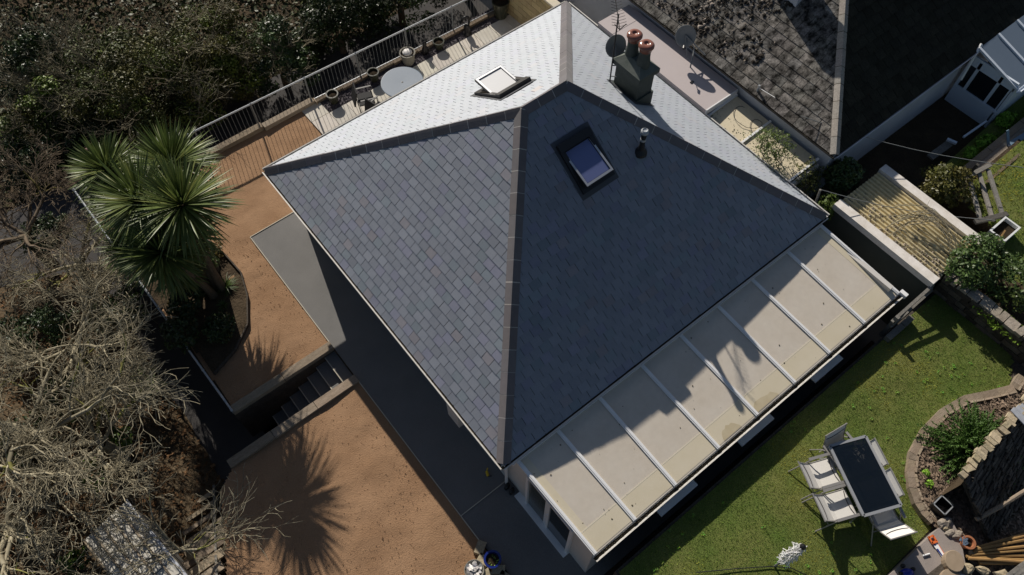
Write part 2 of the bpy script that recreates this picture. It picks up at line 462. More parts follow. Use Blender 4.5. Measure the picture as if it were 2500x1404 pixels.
# ================================================================== the bungalow
LX, LY, EZ = 9.62, 9.37, 2.5
A, B, C, D = (Vector((0, LY, EZ)), Vector((0, 0, EZ)), Vector((LX, 0, EZ)), Vector((LX, LY, EZ)))
P1, P2 = Vector((4.19, 4.69, 5.72)), Vector((5.37, 4.69, 5.72))
house = T("bungalow", "rendered bungalow with a new dark slate hipped roof", "house", (LX / 2, LY / 2, 0))
wl = MB()
wl.box(.32, .30, 0, LX - .3, .52, EZ - .1); wl.box(.32, LY - .55, 0, LX - .3, LY - .30, EZ - .1)
wl.box(.32, .52, 0, .55, LY - .55, EZ - .1); wl.box(LX - .52, .52, 0, LX - .3, LY - .55, EZ - .1)
wl.build("wall", "render_white", house)
sf = MB()
sf.box(.02, .02, EZ - .10, LX - .02, LY - .02, EZ - .075)
sf.build("soffit", "upvc", house)
fa = MB()
fa.box(.02, .02, EZ - .098, .045, LY - .02, EZ - .01); fa.box(LX - .045, .02, EZ - .098, LX - .02, LY - .02, EZ - .01)
fa.box(.045, .02, EZ - .098, LX - .045, .045, EZ - .01); fa.box(.045, LY - .045, EZ - .098, LX - .045, LY - .02, EZ - .01)
fa.build("fascia", "upvc", house)

ru = MB()
for f in ((A, B, P1), (B, C, P2, P1), (C, D, P2), (D, A, P1, P2)):
    ru.poly([p - Vector((0, 0, .012)) for p in f])
roof = ru.build("roof", "slate_under", house)
def clip(poly, face):
    """convex polygon clipped by a convex anticlockwise face, both 2-D"""
    out = poly
    for i in range(len(face)):
        ax, ay = face[i]; bx, by = face[(i + 1) % len(face)]
        res = []
        for k in range(len(out)):
            p = out[k]; q = out[(k + 1) % len(out)]
            sp = (bx - ax) * (p[1] - ay) - (by - ay) * (p[0] - ax)
            sq = (bx - ax) * (q[1] - ay) - (by - ay) * (q[0] - ax)
            if sp >= 0: res.append(p)
            if (sp >= 0) != (sq >= 0):
                t = sp / (sp - sq); res.append((p[0] + t * (q[0] - p[0]), p[1] + t * (q[1] - p[1])))
        out = res
        if len(out) < 3: return []
    return out
def slate_face(face, w, gauge, gap, holes=(), tintf=rt, lift=.015, thick=.009, off=0.0, jit=.0):
    """face: points anticlockwise from above, first edge the eave. Yields (verts, faces, tint, centre, normal)"""
    O = face[0]; U = (face[1] - face[0]).normalized()
    N = (face[1] - face[0]).cross(face[-1] - face[0]).normalized()
    Vv = N.cross(U)
    f2 = [((p - O).dot(U), (p - O).dot(Vv)) for p in face]
    f2 = [(x, y - (.05 if i < 2 else 0)) for i, (x, y) in enumerate(f2)]
    vmax = max(p[1] for p in f2)
    res = []
    for j in range(int(vmax / gauge) + 2):
        v0 = j * gauge - .05
        sh = (.5 * w if j % 2 else 0) + random.uniform(-.012, .012) + off
        for i in range(-1, int(max(p[0] for p in f2) / w) + 2):
            g1, g2 = random.uniform(.5, 1.5) * gap / 2, random.uniform(.5, 1.5) * gap / 2
            u0, u1 = i * w + sh + g1, (i + 1) * w + sh - g2
            dv = random.uniform(-.004, .004)
            pol = clip([(u0, v0 + dv), (u1, v0 + dv + random.uniform(-.004, .004)), (u1, v0 + gauge + .012), (u0, v0 + gauge + .012)], f2)
            if len(pol) < 3: continue
            ar = sum(pol[k][0] * pol[(k + 1) % len(pol)][1] - pol[(k + 1) % len(pol)][0] * pol[k][1] for k in range(len(pol))) / 2
            if ar < .002: continue
            cu = sum(p[0] for p in pol) / len(pol); cv = sum(p[1] for p in pol) / len(pol)
            if any(h[0] < cu < h[1] and h[2] < cv < h[3] for h in holes): continue
            h0 = lift + random.uniform(-.0015, .0025); tl = random.uniform(-jit, jit)
            def ht(p): return .004 + (h0 - .004) * max(0, 1 - (p[1] - v0) / gauge) + tl * (p[0] - cu)
            top = [O + U * p[0] + Vv * p[1] + N * ht(p) for p in pol]
            bot = [q - N * thick for q in top]
            n = len(top)
            fs = [tuple(range(n)), tuple(range(2 * n - 1, n - 1, -1))] + [(k, n + k, n + (k + 1) % n, (k + 1) % n) for k in range(n)]
            res.append((top + bot, fs, tintf(), sum(top, Vector()) / n, N, ar))
    return res
def slate_tint():
    k = random.gauss(1, .055); r = random.random()
    t = (1, 1, 1)
    if r < .10: t = (.90, .97, .95)
    elif r < .22: t = (1.0, .96, 1.06)
    elif r < .27: t = (1.10, .98, .93)
    elif r < .2712: t = (1.5, 1.08, .82)
    return (k * t[0], k * t[1], k * t[2])
# openings in face coordinates (u along the eave, v up the slope)
cosSE = 4.69 / math.hypot(4.69, 3.22)
sky_hole = lambda u0, u1, y0, y1: (u0, u1, y0 / cosSE, y1 / cosSE)
allsl = []
allsl += slate_face([A, B, P1], .2435, .1945, .009, tintf=slate_tint, jit=.012)
allsl += slate_face([B, C, P2, P1], .2435, .1945, .009, holes=[sky_hole(4.50, 5.22, 2.98, 3.75)], tintf=slate_tint, off=.07, jit=.012)
allsl += slate_face([C, D, P2], .2435, .1945, .009, holes=[(4.3, 4.9, (LX - 7.6) / .797, (LX - 7.2) / .797)], tintf=slate_tint, off=.03, jit=.006)
allsl += slate_face([D, A, P1, P2], .2435, .1945, .009, holes=[sky_hole(LX - 5.22, LX - 4.50, 2.98, 3.75)], tintf=slate_tint, off=.1, jit=.006)
def seen_area(c, n, ar):
    v = CAM - c
    px, py = pix(c)
    k = 1.0 if -10 < px < 2510 and -10 < py < 1414 else .001
    return k * ar * max(.01, v.normalized().dot(n)) / v.length_squared
allsl.sort(key=lambda s: -seen_area(s[3], s[4], s[5]))
for v, f, t, c, n, ar in allsl[:300]:
    b = MB(); b.mesh(v, f, t); b.build("slate", "slate", roof)
b = MB()
for v, f, t, c, n, ar in allsl[300:]: b.mesh(v, f, t)
b.build("slates", "slate", roof, kind="stuff")

def tile_run(p0, p1, nl, nr, L, wing, name, m, parent, mort, start=0.0):
    d = (p1 - p0); tot = d.length; d.normalize()
    wl_ = nl.cross(d); wl_ = wl_ if wl_.z < 0 else -wl_
    wr_ = nr.cross(d); wr_ = wr_ if wr_.z < 0 else -wr_
    up = (nl + nr).normalized()
    t = start; n = 0
    while t < tot - .06:
        t1 = min(t + L, tot)
        k = random.uniform(-.004, .004)
        def sec(tt, hh):
            o = p0 + d * tt
            return [o + wl_ * wing + nl * (.022 + hh), o + wl_ * .05 + up * (.060 + hh), o + up * (.074 + hh), o + wr_ * .05 + up * (.060 + hh), o + wr_ * wing + nr * (.022 + hh),
                    o + wr_ * wing - nr * .01, o + wl_ * wing - nl * .01]
        a, b_ = sec(t + .006, k), sec(t1 - .006, k)
        mb = MB(); q = len(a)
        mb.mesh(a + b_, [tuple(range(q - 1, -1, -1)), tuple(range(q, 2 * q))] + [(i, (i + 1) % q, q + (i + 1) % q, q + i) for i in range(q)], rt(.9, 1.1))
        mb.build(name, m, parent)
        a, b_ = sec(t1 - .009, -.001), sec(t1 + .009, -.001)
        mort.mesh(a + b_, [tuple(range(q - 1, -1, -1)), tuple(range(q, 2 * q))] + [(i, (i + 1) % q, q + (i + 1) % q, q + i) for i in range(q)], rt(.8, 1.2))
        t = t1; n += 1
def nrm(a, b, c): return (b - a).cross(c - a).normalized()
nSW, nSE, nNE, nNW = nrm(A, B, P1), nrm(B, C, P2), nrm(C, D, P2), nrm(D, A, P1)
mort = MB()
tile_run(B, P1, nSW, nSE, .447, .148, "hip_tile", "hip_tile", roof, mort)
tile_run(A, P1, nNW, nSW, .447, .148, "hip_tile", "hip_tile", roof, mort)
tile_run(C, P2, nSE, nNE, .447, .148, "hip_tile", "hip_tile", roof, mort)
tile_run(D, P2, nNE, nNW, .447, .148, "hip_tile", "hip_tile", roof, mort)
tile_run(P1, P2, nNW, nSE, .395, .148, "ridge_tile", "hip_tile", roof, mort)
mort.build("mortar", "mortar", roof, kind="stuff")

# gutters: open troughs with moss and grit in them
def gutter(p0, p1, out, parent, z, w=.105, m="upvc_dirty", brackets=True, deb=True):
    p0 = Vector((p0[0], p0[1], z)); p1 = Vector((p1[0], p1[1], z)); out = Vector((out[0], out[1], 0))
    mb = MB()
    d = (p1 - p0).normalized()
    prof = [(.0, .0), (.012, -.05), (.05, -.068), (w - .018, -.05), (w, .0), (w + .010, .004), (w - .014, .0), (w - .03, -.042), (.05, -.058), (.02, -.042), (.010, 0)]
    n = len(prof)
    vs0 = [p0 + out * a + Vector((0, 0, b)) for a, b in prof]; vs1 = [p1 + out * a + Vector((0, 0, b)) for a, b in prof]
    mb.mesh(vs0 + vs1, [(i, (i + 1) % n, n + (i + 1) % n, n + i) for i in range(n)] + [tuple(range(n)), tuple(range(2 * n - 1, n - 1, -1))])
    g = mb.build("gutter", m, parent)
    L = (p1 - p0).length
    if deb:
        db = MB()
        for k in range(int(L * 26)):
            t = random.uniform(0, L); o = random.uniform(.02, w - .025); r = random.uniform(.008, .022)
            c = p0 + d * t + out * o + Vector((0, 0, -.03 + random.uniform(0, .02)))
            db.mesh([c + Vector((r * math.cos(q * 2.1 + k), r * math.sin(q * 2.1 + k), 0)) for q in range(3)] + [c + Vector((0, 0, r))], [(0, 1, 3), (1, 2, 3), (2, 0, 3)], rt(.5, 1.6))
        db.obox((p0 + p1) / 2 + out * (w * .48) + Vector((0, 0, -.046)), d * (L / 2), out * .03, (0, 0, .006))
        db.build("gutter_debris", "debris", g, kind="stuff")
    return g
gutter((0, LY + .0), (0, -.06), (-1, 0), house, EZ - .01)
gutter((-.06, 0), (LX, 0), (0, -1), house, EZ - .012)
gutter((LX, -.05), (LX, LY), (1, 0), house, EZ - .01)
gutter((LX + .05, LY), (-.05, LY), (0, 1), house, EZ - .012)
dp = MB()
dp.tube([(-.05, .05, EZ - .06), (-.04, .06, EZ - .2), (.20, .24, EZ - .42), (.25, .24, EZ - .6), (.25, .24, .05)], .036, 10)
dp.build("downpipe", "upvc", house)
dp = MB(); dp.tube([(LX + .06, -.02, EZ - .05), (LX + .05, -.02, EZ - .25), (LX - .1, .2, EZ - .5), (LX - .1, .2, .05)], .036, 10); dp.build("downpipe", "upvc", house)
mbx = MB(); mbx.box(.10, 1.78, .55, .32, 2.20, 1.25); mbx.build("meter_box", "render_white", house)

# chimney
ch = MB()
ch.box(7.15, 4.25, 3.7, 7.63, 4.98, 5.02)
ch.box(7.11, 4.21, 3.6, 7.67, 5.02, 4.42, (.8, .85, .85))
ch.box(7.08, 4.18, 5.0, 7.70, 5.05, 5.12)
chim = ch.build("chimney", "chimney_green", house)
cap = MB()
x0, x1, y0, y1 = 7.08, 7.70, 4.18, 5.05
cap.mesh([(x0, y0, 5.12), (x1, y0, 5.12), (x1, y1, 5.12), (x0, y1, 5.12), (7.27, 4.40, 5.30), (7.51, 4.40, 5.30), (7.51, 4.84, 5.30), (7.27, 4.84, 5.30)],
         [(0, 1, 5, 4), (1, 2, 6, 5), (2, 3, 7, 6), (3, 0, 4, 7), (4, 5, 6, 7), (3, 2, 1, 0)])
cap.build("flaunching", "chimney_cap", chim)
for cy_, h in ((4.80, .45), (4.43, .43)):
    pt = MB().lathe((7.39, cy_, 5.2), [(.155, 0), (.150, .12), (.128, .25), (.122, h - .05), (.135, h)], 20)
    pt.build("chimney_pot", "chimney_green", chim, smooth=False)
    pc = MB().lathe((7.39, cy_, 5.2 + h), [(.10, -.02), (.135, .0), (.135, .05), (.155, .075), (.172, .11), (.170, .15), (.145, .18), (.10, .195), (.055, .19), (.05, .17), (.0, .165)], 24)
    pc.build("chimney_cowl", "terracotta", chim, smooth=True)
ld = MB()
zr = lambda x: EZ + (LX - x) * (3.22 / 4.25) + .03
ld.poly([(7.02, 4.12, zr(7.02)), (7.72, 4.12, zr(7.72)), (7.72, 5.10, zr(7.72)), (7.02, 5.10, zr(7.02))])
ld.build("lead_flashing", "lead", chim)

# soil vent pipe through the shaded slope
zs = lambda y: EZ + y * (3.22 / 4.69)
vp = MB()
vp.lathe((6.10, 3.0, zs(3.0) - .05), [(.15, 0.03), (.14, .09), (.075, .17), (.062, .30)], 18)
vp.lathe((6.10, 3.0, zs(3.0) + .05), [(.058, 0), (.058, .60)], 18)
vpo = vp.build("vent_pipe", "black_plastic", house, smooth=False)
MB().lathe((6.10, 3.0, zs(3.0) + .05), [(.064, .34), (.064, .40)], 18).build("collar", "galv", vpo)
MB().lathe((6.10, 3.0, zs(3.0) + .05), [(.066, .55), (.085, .57), (.085, .63), (.055, .66), (.03, .64), (.0, .64)], 18).build("vent_cap", "galv", vpo)

# two roof windows, both tipped open on their centre pivots
def skylight(O, U, V, N, w, h, tip, pane_m, parent):
    """O lower left corner of the frame in the slope"""
    fr = MB()
    def pt(u, v, n): return O + U * u + V * v + N * n
    def bar(u0, v0, u1, v1, n0, n1, mb):
        c = pt((u0 + u1) / 2, (v0 + v1) / 2, (n0 + n1) / 2)
        mb.obox(c, U * ((u1 - u0) / 2), V * ((v1 - v0) / 2), N * ((n1 - n0) / 2))
    t = .075
    bar(-.03, -.05, w + .03, t, -.02, .075, fr); bar(-.03, h - t, w + .03, h + .10, -.02, .11, fr)
    bar(-.03, t, t, h - t, -.02, .085, fr); bar(w - t, t, w + .03, h - t, -.02, .085, fr)
    bar(t, t, w - t, h - t, -.25, -.24, fr)
    f = fr.build("skylight", "dark_frame", parent)
    sk = MB(); bar(-.10, -.16, w + .10, -.05, .0, .02, sk); bar(-.10, -.05, -.03, h + .1, .0, .02, sk); bar(w + .03, -.05, w + .10, h + .1, .0, .02, sk); bar(-.10, h + .1, w + .10, h + .2, .0, .022, sk)
    sk.build("flashing", "lead", f)
    pv = pt(w / 2, h * .52, .09)
    V2 = (V * math.cos(tip) - N * math.sin(tip)); N2 = (N * math.cos(tip) + V * math.sin(tip))
    def pt2(u, v, n): return pv + U * (u - w / 2) + V2 * (v - h * .52) + N2 * n
    def bar2(u0, v0, u1, v1, n0, n1, mb): mb.obox(pt2((u0 + u1) / 2, (v0 + v1) / 2, (n0 + n1) / 2), U * ((u1 - u0) / 2), V2 * ((v1 - v0) / 2), N2 * ((n1 - n0) / 2))
    s = MB(); i0 = .03
    bar2(i0, i0, w - i0, .10, -.03, .03, s); bar2(i0, h - .10, w - i0, h - i0, -.03, .03, s)
    bar2(i0, .10, .09, h - .10, -.03, .03, s); bar2(w - .09, .10, w - i0, h - .10, -.03, .03, s)
    sash = s.build("sash", "dark_frame", f)
    wt = MB(); bar2(.040, .045, .085, h - .098, .0, .036, wt); bar2(w - .085, .045, w - .040, h - .098, .0, .036, wt); bar2(.085, .045, w - .085, .095, .0, .036, wt)
    wt.build("glazing_bead", "alu", f)
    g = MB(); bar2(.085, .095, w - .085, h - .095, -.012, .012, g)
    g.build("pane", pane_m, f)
    return f
US, VS_ = (C - B).normalized(), nSE.cross((C - B).normalized())
skylight(B + US * 4.45 + VS_ * (2.98 / cosSE), US, VS_, nSE, .80, .98, rad(13), "glass_sky", house)
UN, VN = (A - D).normalized(), nNW.cross((A - D).normalized())
skylight(D + UN * (LX - 5.27) + VN * (2.75 / cosSE), UN, VN, nNW, .80, 1.02, rad(32), "pane_glare", house)  # this pane is white to stand in for glare on the glass

# ================================================================== the glazed lean-to
con = T("conservatory", "long lean-to conservatory with a beige translucent roof on the bungalow", "conservatory", (5, -1.2, 0))
ZT, ZB = 2.33, 2.05
xt = [.29, 1.32, 2.46, 3.65, 4.80, 5.96, 7.06, 8.26, 9.43]
xb = [.37, 1.40, 2.50, 3.73, 4.88, 6.05, 7.18, 8.37, 9.58]
yT, yB = -.11, -2.37
def cz(y): return ZT + (ZB - ZT) * (y - yT) / (yB - yT)
def cpt(i, s, dz=0.0):     # s 0 top, 1 bottom, i a float along the bars
    k = min(int(i), 7); f = i - k
    xa = xt[k] * (1 - f) + xt[k + 1] * f; xc = xb[k] * (1 - f) + xb[k + 1] * f
    y = yT + (yB - yT) * s
    return Vector((xa * (1 - s) + xc * s, y, cz(y) + dz))
def slabq(q, th=.016):
    mb = MB(); n = len(q)
    mb.mesh(q + [p - Vector((0, 0, th)) for p in q], [tuple(range(n)), tuple(range(2 * n - 1, n - 1, -1))] + [(k, n + k, n + (k + 1) % n, (k + 1) % n) for k in range(n)])
    return mb
for i in range(8):
    pn = slabq([cpt(i, 0), cpt(i, 1), cpt(i + 1, 1), cpt(i + 1, 0)]).build("roof_panel", "polycarb", con)
    e = .03
    bd = slabq([cpt(i + e, .80, .004), cpt(i + e, .985, .004), cpt(i + 1 - e, .985, .004), cpt(i + 1 - e, .80, .004)], .003).build("wall_head", "polycarb_band", pn)
    slabq([cpt(i + e, .79, .006), cpt(i + e, .80, .006), cpt(i + 1 - e, .80, .006), cpt(i + 1 - e, .79, .006)], .003).build("head_line", "cream_cap", pn)
    if i in (0, 7):
        lo, hi = (.03, .20) if i == 0 else (7.82, 7.97)
        slabq([cpt(lo, .02, .004), cpt(lo, .79, .004), cpt(hi, .79, .004), cpt(hi, .02, .004)], .003).build("wall_head", "polycarb_band", pn)
    if i in (3, 4):                       # mossy tide mark above the gutter
        mb = MB(); c0 = random.uniform(.25, .55); wd = random.uniform(.20, .42); pts = []
        for k in range(13):
            a = math.pi * k / 12
            pts.append(cpt(i + min(max(c0 + wd * math.cos(a), .05), .95), .985 - random.uniform(.07, .10) * math.sin(a), .0075))
        mb.poly(pts); mb.build("algae_stain", "stain", pn)
spk = MB(); random.seed(44)
for q in range(70):
    c = cpt(random.uniform(0.05, 7.95), random.uniform(.05, .95), .008); r = random.choice((.006, .009, .013, .02))
    spk.mesh([c + Vector((r * math.cos(k * 1.26 + q) * random.uniform(.6, 1.2), r * math.sin(k * 1.26 + q) * random.uniform(.6, 1.2), 0)) for k in range(5)] + [c + Vector((0, 0, .004))], [(k, (k + 1) % 5, 5) for k in range(5)], rt(.6, 3.0))
spk.build("dirt_specks", "debris", con, kind="stuff")
for i in range(9):
    a, b_ = cpt(i, -.01, .022), cpt(i, 1.0, .022)
    br = MB(); br.beam(a, b_, .085, .03); br.beam(a + Vector((0, 0, .02)), b_ + Vector((0, 0, .02)), .035, .016)
    br.build("glazing_bar", "upvc", con)
MB().beam((.15, yT + .02, ZT + .03), (9.46, yT + .02, ZT + .03), .05, .05).build("wall_plate", "upvc", con)
gutter((.30, yB), (9.72, yB), (0, -1), con, ZB - .01, .115)
gb = MB(); gb.box(9.62, yB - .16, ZB - .07, 9.72, yB + .02, ZB + .05); gb.build("gutter_end", "upvc", con)
cw = MB()
cw.box(.36, -.35, 0, .50, .30, ZT - .08); cw.box(.37, -2.32, 0, .50, -1.78, ZB - .04); cw.box(.37, -1.78, 2.0, .50, -.35, 2.06)
cw.box(.50, -2.32, 0, 9.5, -2.20, 1.0); cw.box(.50, -2.32, 1.86, 9.5, -2.20, ZB - .03); cw.box(9.40, -2.20, 0, 9.52, .30, ZT - .1)
cw.build("wall", "render_white", con)
dr = MB()
dr.box(.30, -.42, .03, .40, -.35, 2.0); dr.box(.30, -1.78, .03, .40, -1.71, 2.0); dr.box(.30, -1.71, 1.93, .40, -.42, 2.0)
dr.box(.31, -1.10, .05, .37, -1.03, 1.93); dr.box(.33, -1.02, .05, .39, -.95, 1.93)
door = dr.build("sliding_door", "upvc", con)
MB().box(.345, -.95, .06, .355, -.42, 1.93).build("pane", "glaze_dark", door)
MB().box(.335, -1.71, .06, .345, -1.10, 1.93).build("pane", "glass_dark", door)
MB().box(.29, -1.08, .95, .31, -1.05, 1.15).build("handle", "upvc", door)
MB().box(.20, -1.80, .0, .37, -.10, .045).build("threshold", "upvc", con)
for x in (1.15, 3.55, 4.75, 6.0, 7.15, 8.35):
    w = MB(); w.box(x - .5, -2.345, 1.0, x + .5, -2.325, 1.06); w.box(x - .5, -2.345, 1.80, x + .5, -2.325, 1.86); w.box(x - .5, -2.345, 1.06, x - .44, -2.325, 1.80); w.box(x + .44, -2.345, 1.06, x + .5, -2.325, 1.80)
    wo = w.build("window", "upvc", con)
    MB().box(x - .44, -2.34, 1.06, x + .44, -2.33, 1.8).build("pane", "glass_dark", wo)
for px, py, hw in ((2010, 890, .47), (1838, 1041, .50), (1649, 1210, .52)):
    q = P(px, py, 1.52)
    MB().box(q.x - hw, -2.60, 1.48, q.x + hw, -2.30, 1.52).build("window_sill", "upvc", con)

# ================================================================== terrace edge: kerbs, railings, walls, steps
def yN(x): return 13.12 - .043 * (x + 1)          # line of the north railing
k = T("kerb_wall", "low brown kerb of sleepers under the long metal railing", "kerb", (0, 13, 0))
x = -3.9
while x < 2.9:
    L = min(1.7, 2.95 - x)
    mb = MB(); mb.box(x, yN(x) - .16, -.3, x + L - .012, yN(x) + .04, .14, rt(.85, 1.15)); mb.build("sleeper", "sleeper", k); x += L
while x < 10.5:
    mb = MB(); mb.box(x, yN(x) - .12, -.3, x + .89, yN(x) + .02, .10, rt(.5, .65)); mb.build("sleeper", "sleeper", k); x += .9
mb = MB(); mb.box(-4.0, 13.0, -1.7, 10.6, 13.02, -.2); mb.mesh([], []); 
def railing(name, label, p0, p1, n_posts, gap, parent_loc):
    t = T(name, label, "railing", parent_loc)
    (xa, ya, ba, ta), (xb_, yb, bb, tb) = p0, p1      # base and top heights at both ends
    L = math.hypot(xb_ - xa, yb - ya)
    def pt(s, h): 
        b = ba + (bb - ba) * s; tt = ta + (tb - ta) * s
        return Vector((xa + (xb_ - xa) * s, ya + (yb - ya) * s, b + (tt - b) * h))
    MB().tube([pt(0, 1), pt(1, 1)], .026, 8).build("top_rail", "galv", t)
    MB().tube([pt(0, .08), pt(1, .08)], .014, 6).build("bottom_rail", "galv", t)
    for i in range(n_posts):
        s = i / (n_posts - 1)
        MB().tube([pt(s, -.25), pt(s, 1)], .024, 8).build("post", "galv_dull", t)
        MB().lathe(pt(s, 1), [(.03, -.01), (.036, .02), (.0, .05)], 8).build("post_cap", "galv", t)
    me = None
    n = int(L / gap)
    for i in range(1, n):
        s = i / n
        a, b_ = pt(s, .08), pt(s, 1)
        if abs(tb - ta) < 1e-6:
            if me is None: me = MB().tube([(0, 0, 0), b_ - a], .0062, 5).build("bar", "galv_dull", me_only=True)
            o = new_obj("bar", me, None, t); o.location = a - t.location
        else:
            MB().tube([a, b_], .0062, 5).build("bar", "galv_dull", t)
    return t
railing("metal_railing", "long galvanised railing above the lane, running behind the potted patio", (-4.02, 13.26, .02, 1.0), (11.4, 12.64, .02, 1.0), 10, .118, (-4.02, 13.26, 0))
railing("metal_railing", "short sloping railing beside the palm bed, above the side lane", (-4.02, 13.22, .0, 1.0), (-3.77, 5.62, -.02, .10), 7, .125, (-4.0, 9.4, 0))
rw = T("retaining_wall", "rendered terrace wall dropping to the lane behind the long railing", "wall", (3, 13.2, -1.6))
mb = MB(); mb.mesh([(-4.08, yN(-4) + .10, -1.7), (11, yN(11) + .10, -1.7), (11, yN(11) + .10, -.02), (-4.08, yN(-4) + .10, -.02), (-4.08, yN(-4) - .02, -1.7), (11, yN(11) - .02, -1.7), (11, yN(11) - .02, -.02), (-4.08, yN(-4) - .02, -.02)],
   [(1, 0, 3, 2), (4, 5, 6, 7), (0, 4, 7, 3), (5, 1, 2, 6), (3, 7, 6, 2), (0, 1, 5, 4)]); mb.build("wall_face", "stone_dark", rw)
def coping(label, x0, x1, y0, y1, n):
    t = T("coping_wall", label, "wall", ((x0 + x1) / 2, (y0 + y1) / 2, -1.6))
    MB().box(x0, y0, -1.7, x1, y1, -.06).build("wall_face", "stone_dark", t)
    L = (x1 - x0) / n
    for i in range(n):
        mb = MB(); mb.obox(((x0 + L * (i + .5)), (y0 + y1) / 2, .01), (L / 2 - .006, random.uniform(-.003, .003), 0), (0, (y1 - y0) / 2 + .02, 0), (0, 0, .07), rt(.85, 1.15)); mb.build("sleeper", "sleeper", t)
coping("wall topped with brown sleepers on the palm side of the sunken steps", -3.78, -1.0, 5.57, 5.74, 2)
coping("wall topped with brown sleepers on the bare plot side of the sunken steps", -4.46, -1.0, 4.42, 4.60, 3)
st = T("garden_steps", "concrete steps going down between two sleeper walls to the lane", "steps", (-2, 5.1, -1))
for i in range(7):
    z1 = -.16 - .18 * i; x1_ = -1.0 - .30 * i
    MB().box(x1_ - .305, 4.60, -1.7, x1_, 5.57, z1).build("step", "concrete", st)
    MB().box(x1_ - .315, 4.605, z1 - .015, x1_ - .29, 5.565, z1 + .006).build("nosing", "edging", st)

# ---- the patio behind the bungalow
random.seed(5)
for i in range(13):
    for j in range(4):
        x0 = 2.42 + .60 * i; y0 = 12.30 - .60 * (j + 1)
        if x0 > 9.8: continue
        mb = MB(); mb.box(x0 + .006, y0 + .006, -.02, x0 + .594, y0 + .594, .018 + random.uniform(0, .004), rt(.9, 1.07))
        if i == 0 and j == 0: pav = T("patio_paving", "pale cream paving slabs in a strip between gravel and bungalow", "paving", (6, 11.3, 0))
        mb.build("paving_slab", "paver", pav)
mb = MB(); mb.box(2.42, 12.31, -.02, 3.02, 12.90, .02); mb.build("paving_slab", "paver", pav)
MB().box(3.03, 12.30, -.02, 10.4, 12.92, .004).build("gravel_bed", "gravel_slate", kind="structure")
gv = MB()
for q in range(2600):
    x = random.uniform(3.03, 10.3); y = random.uniform(12.29, 12.92); r = random.uniform(.014, .034); a = random.uniform(0, 6)
    gv.mesh([(x + r * math.cos(a + k * 1.57) * random.uniform(.6, 1.2), y + r * math.sin(a + k * 1.57) * random.uniform(.6, 1.2), .004 + random.uniform(0, .012)) for k in range(4)] + [(x, y, .02 + r * .5)], [(0, 1, 4), (1, 2, 4), (2, 3, 4), (3, 0, 4)], rt(.6, 1.5))
gv.build("slate_chippings", "gravel_slate", kind="stuff")
def pot(name, label, c, r, h, m, fill="compost", rim=.02, top=None, group=None):
    t = T(name, label, "plant pot", c, group)
    MB().lathe(c, [(r * .72, 0), (r * .85, h * .3), (r * .97, h * .75), (r, h - .04), (r + rim, h - .03), (r + rim, h), (r - .02, h), (r - .03, h - .07)], 24).build("pot_body", m, t, smooth=False)
    MB().lathe(c, [(r - .032, h - .10), (r - .035, h - .06), (.0, h - .045)], 16).build("soil_fill", fill, t)
    return t
GP = "plant pots standing on the gravel strip"
pot("plant_pot", "dark glazed pot nearest the sleepers' end of the gravel strip", (3.38, 12.60, 0), .17, .34, "glaze_dark", group=GP)
pot("plant_pot", "dark glazed pot on the gravel beside the round blue table", (4.83, 12.60, 0), .17, .34, "glaze_dark", group=GP)
pt_ = pot("plant_pot", "big grey stone pot with a white disc inside, on the gravel strip", (6.08, 12.56, 0), .23, .42, "pot_grey", group=GP)
MB().lathe((6.08, 12.56, .40), [(.02, -.03), (.14, -.02), (.15, .02), (.12, .06), (.0, .075)], 20).build("white_disc", "white_stone", pt_, smooth=True)
pot("plant_pot", "dark wide bowl pot on gravel between the figurine and the grey pot", (7.20, 12.50, 0), .17, .28, "glaze_dark", group=GP)
pot("plant_pot", "tallest black pot at the yellow wall end of the gravel", (9.62, 12.42, 0), .27, .62, "glaze_dark", group=GP)
fg = T("garden_figurine", "small black hunched figurine standing between two pots on gravel", "ornament", (6.72, 12.56, 0))
MB().lathe((6.72, 12.56, 0), [(.10, 0), (.12, .10), (.10, .22), (.055, .30), (.075, .36), (.07, .43), (.0, .48)], 14, sx=1.0, sy=.8).build("figurine_body", "black_plastic", fg, smooth=True)
MB().tube([(6.72, 12.56, .25), (6.82, 12.50, .2), (6.84, 12.46, .1)], .03, 6).build("arm", "black_plastic", fg)
fg = T("garden_statue", "tall black curled statue on the gravel near the tallest pot", "ornament", (8.27, 12.44, 0))
MB().lathe((8.27, 12.44, 0), [(.14, 0), (.14, .05), (.08, .08), (.11, .20), (.09, .34), (.05, .42)], 14).build("statue_base", "black_plastic", fg, smooth=True)
MB().tube([(8.27 + .11 * math.cos(a * .7), 12.44 + .02 * a, .52 + .13 * math.sin(a * .7)) for a in range(-2, 7)], [.035, .045, .05, .05, .05, .045, .04, .03, .02], 8).build("statue_curl", "black_plastic", fg, smooth=True)
tb = T("round_table", "round blue-grey metal patio table half hidden by the roof edge", "table", (5.10, 11.33, 0))
MB().lathe((5.10, 11.33, .70), [(.60, 0), (.63, .005), (.63, .03), (.61, .035), (.03, .03), (.03, .02)], 48).build("tabletop", "table_blue", tb)
MB().lathe((5.10, 11.33, .733), [(.03, .0), (.02, .002), (.0, .002)], 12).build("parasol_hole", "black_metal", tb)
for a in range(4):
    ca, sa = math.cos(a * 1.57 + .5), math.sin(a * 1.57 + .5)
    MB().tube([(5.10 + .12 * ca, 11.33 + .12 * sa, .70), (5.10 + .2 * ca, 11.33 + .2 * sa, .35), (5.10 + .46 * ca, 11.33 + .46 * sa, .02)], .018, 6).build("leg", "black_metal", tb)
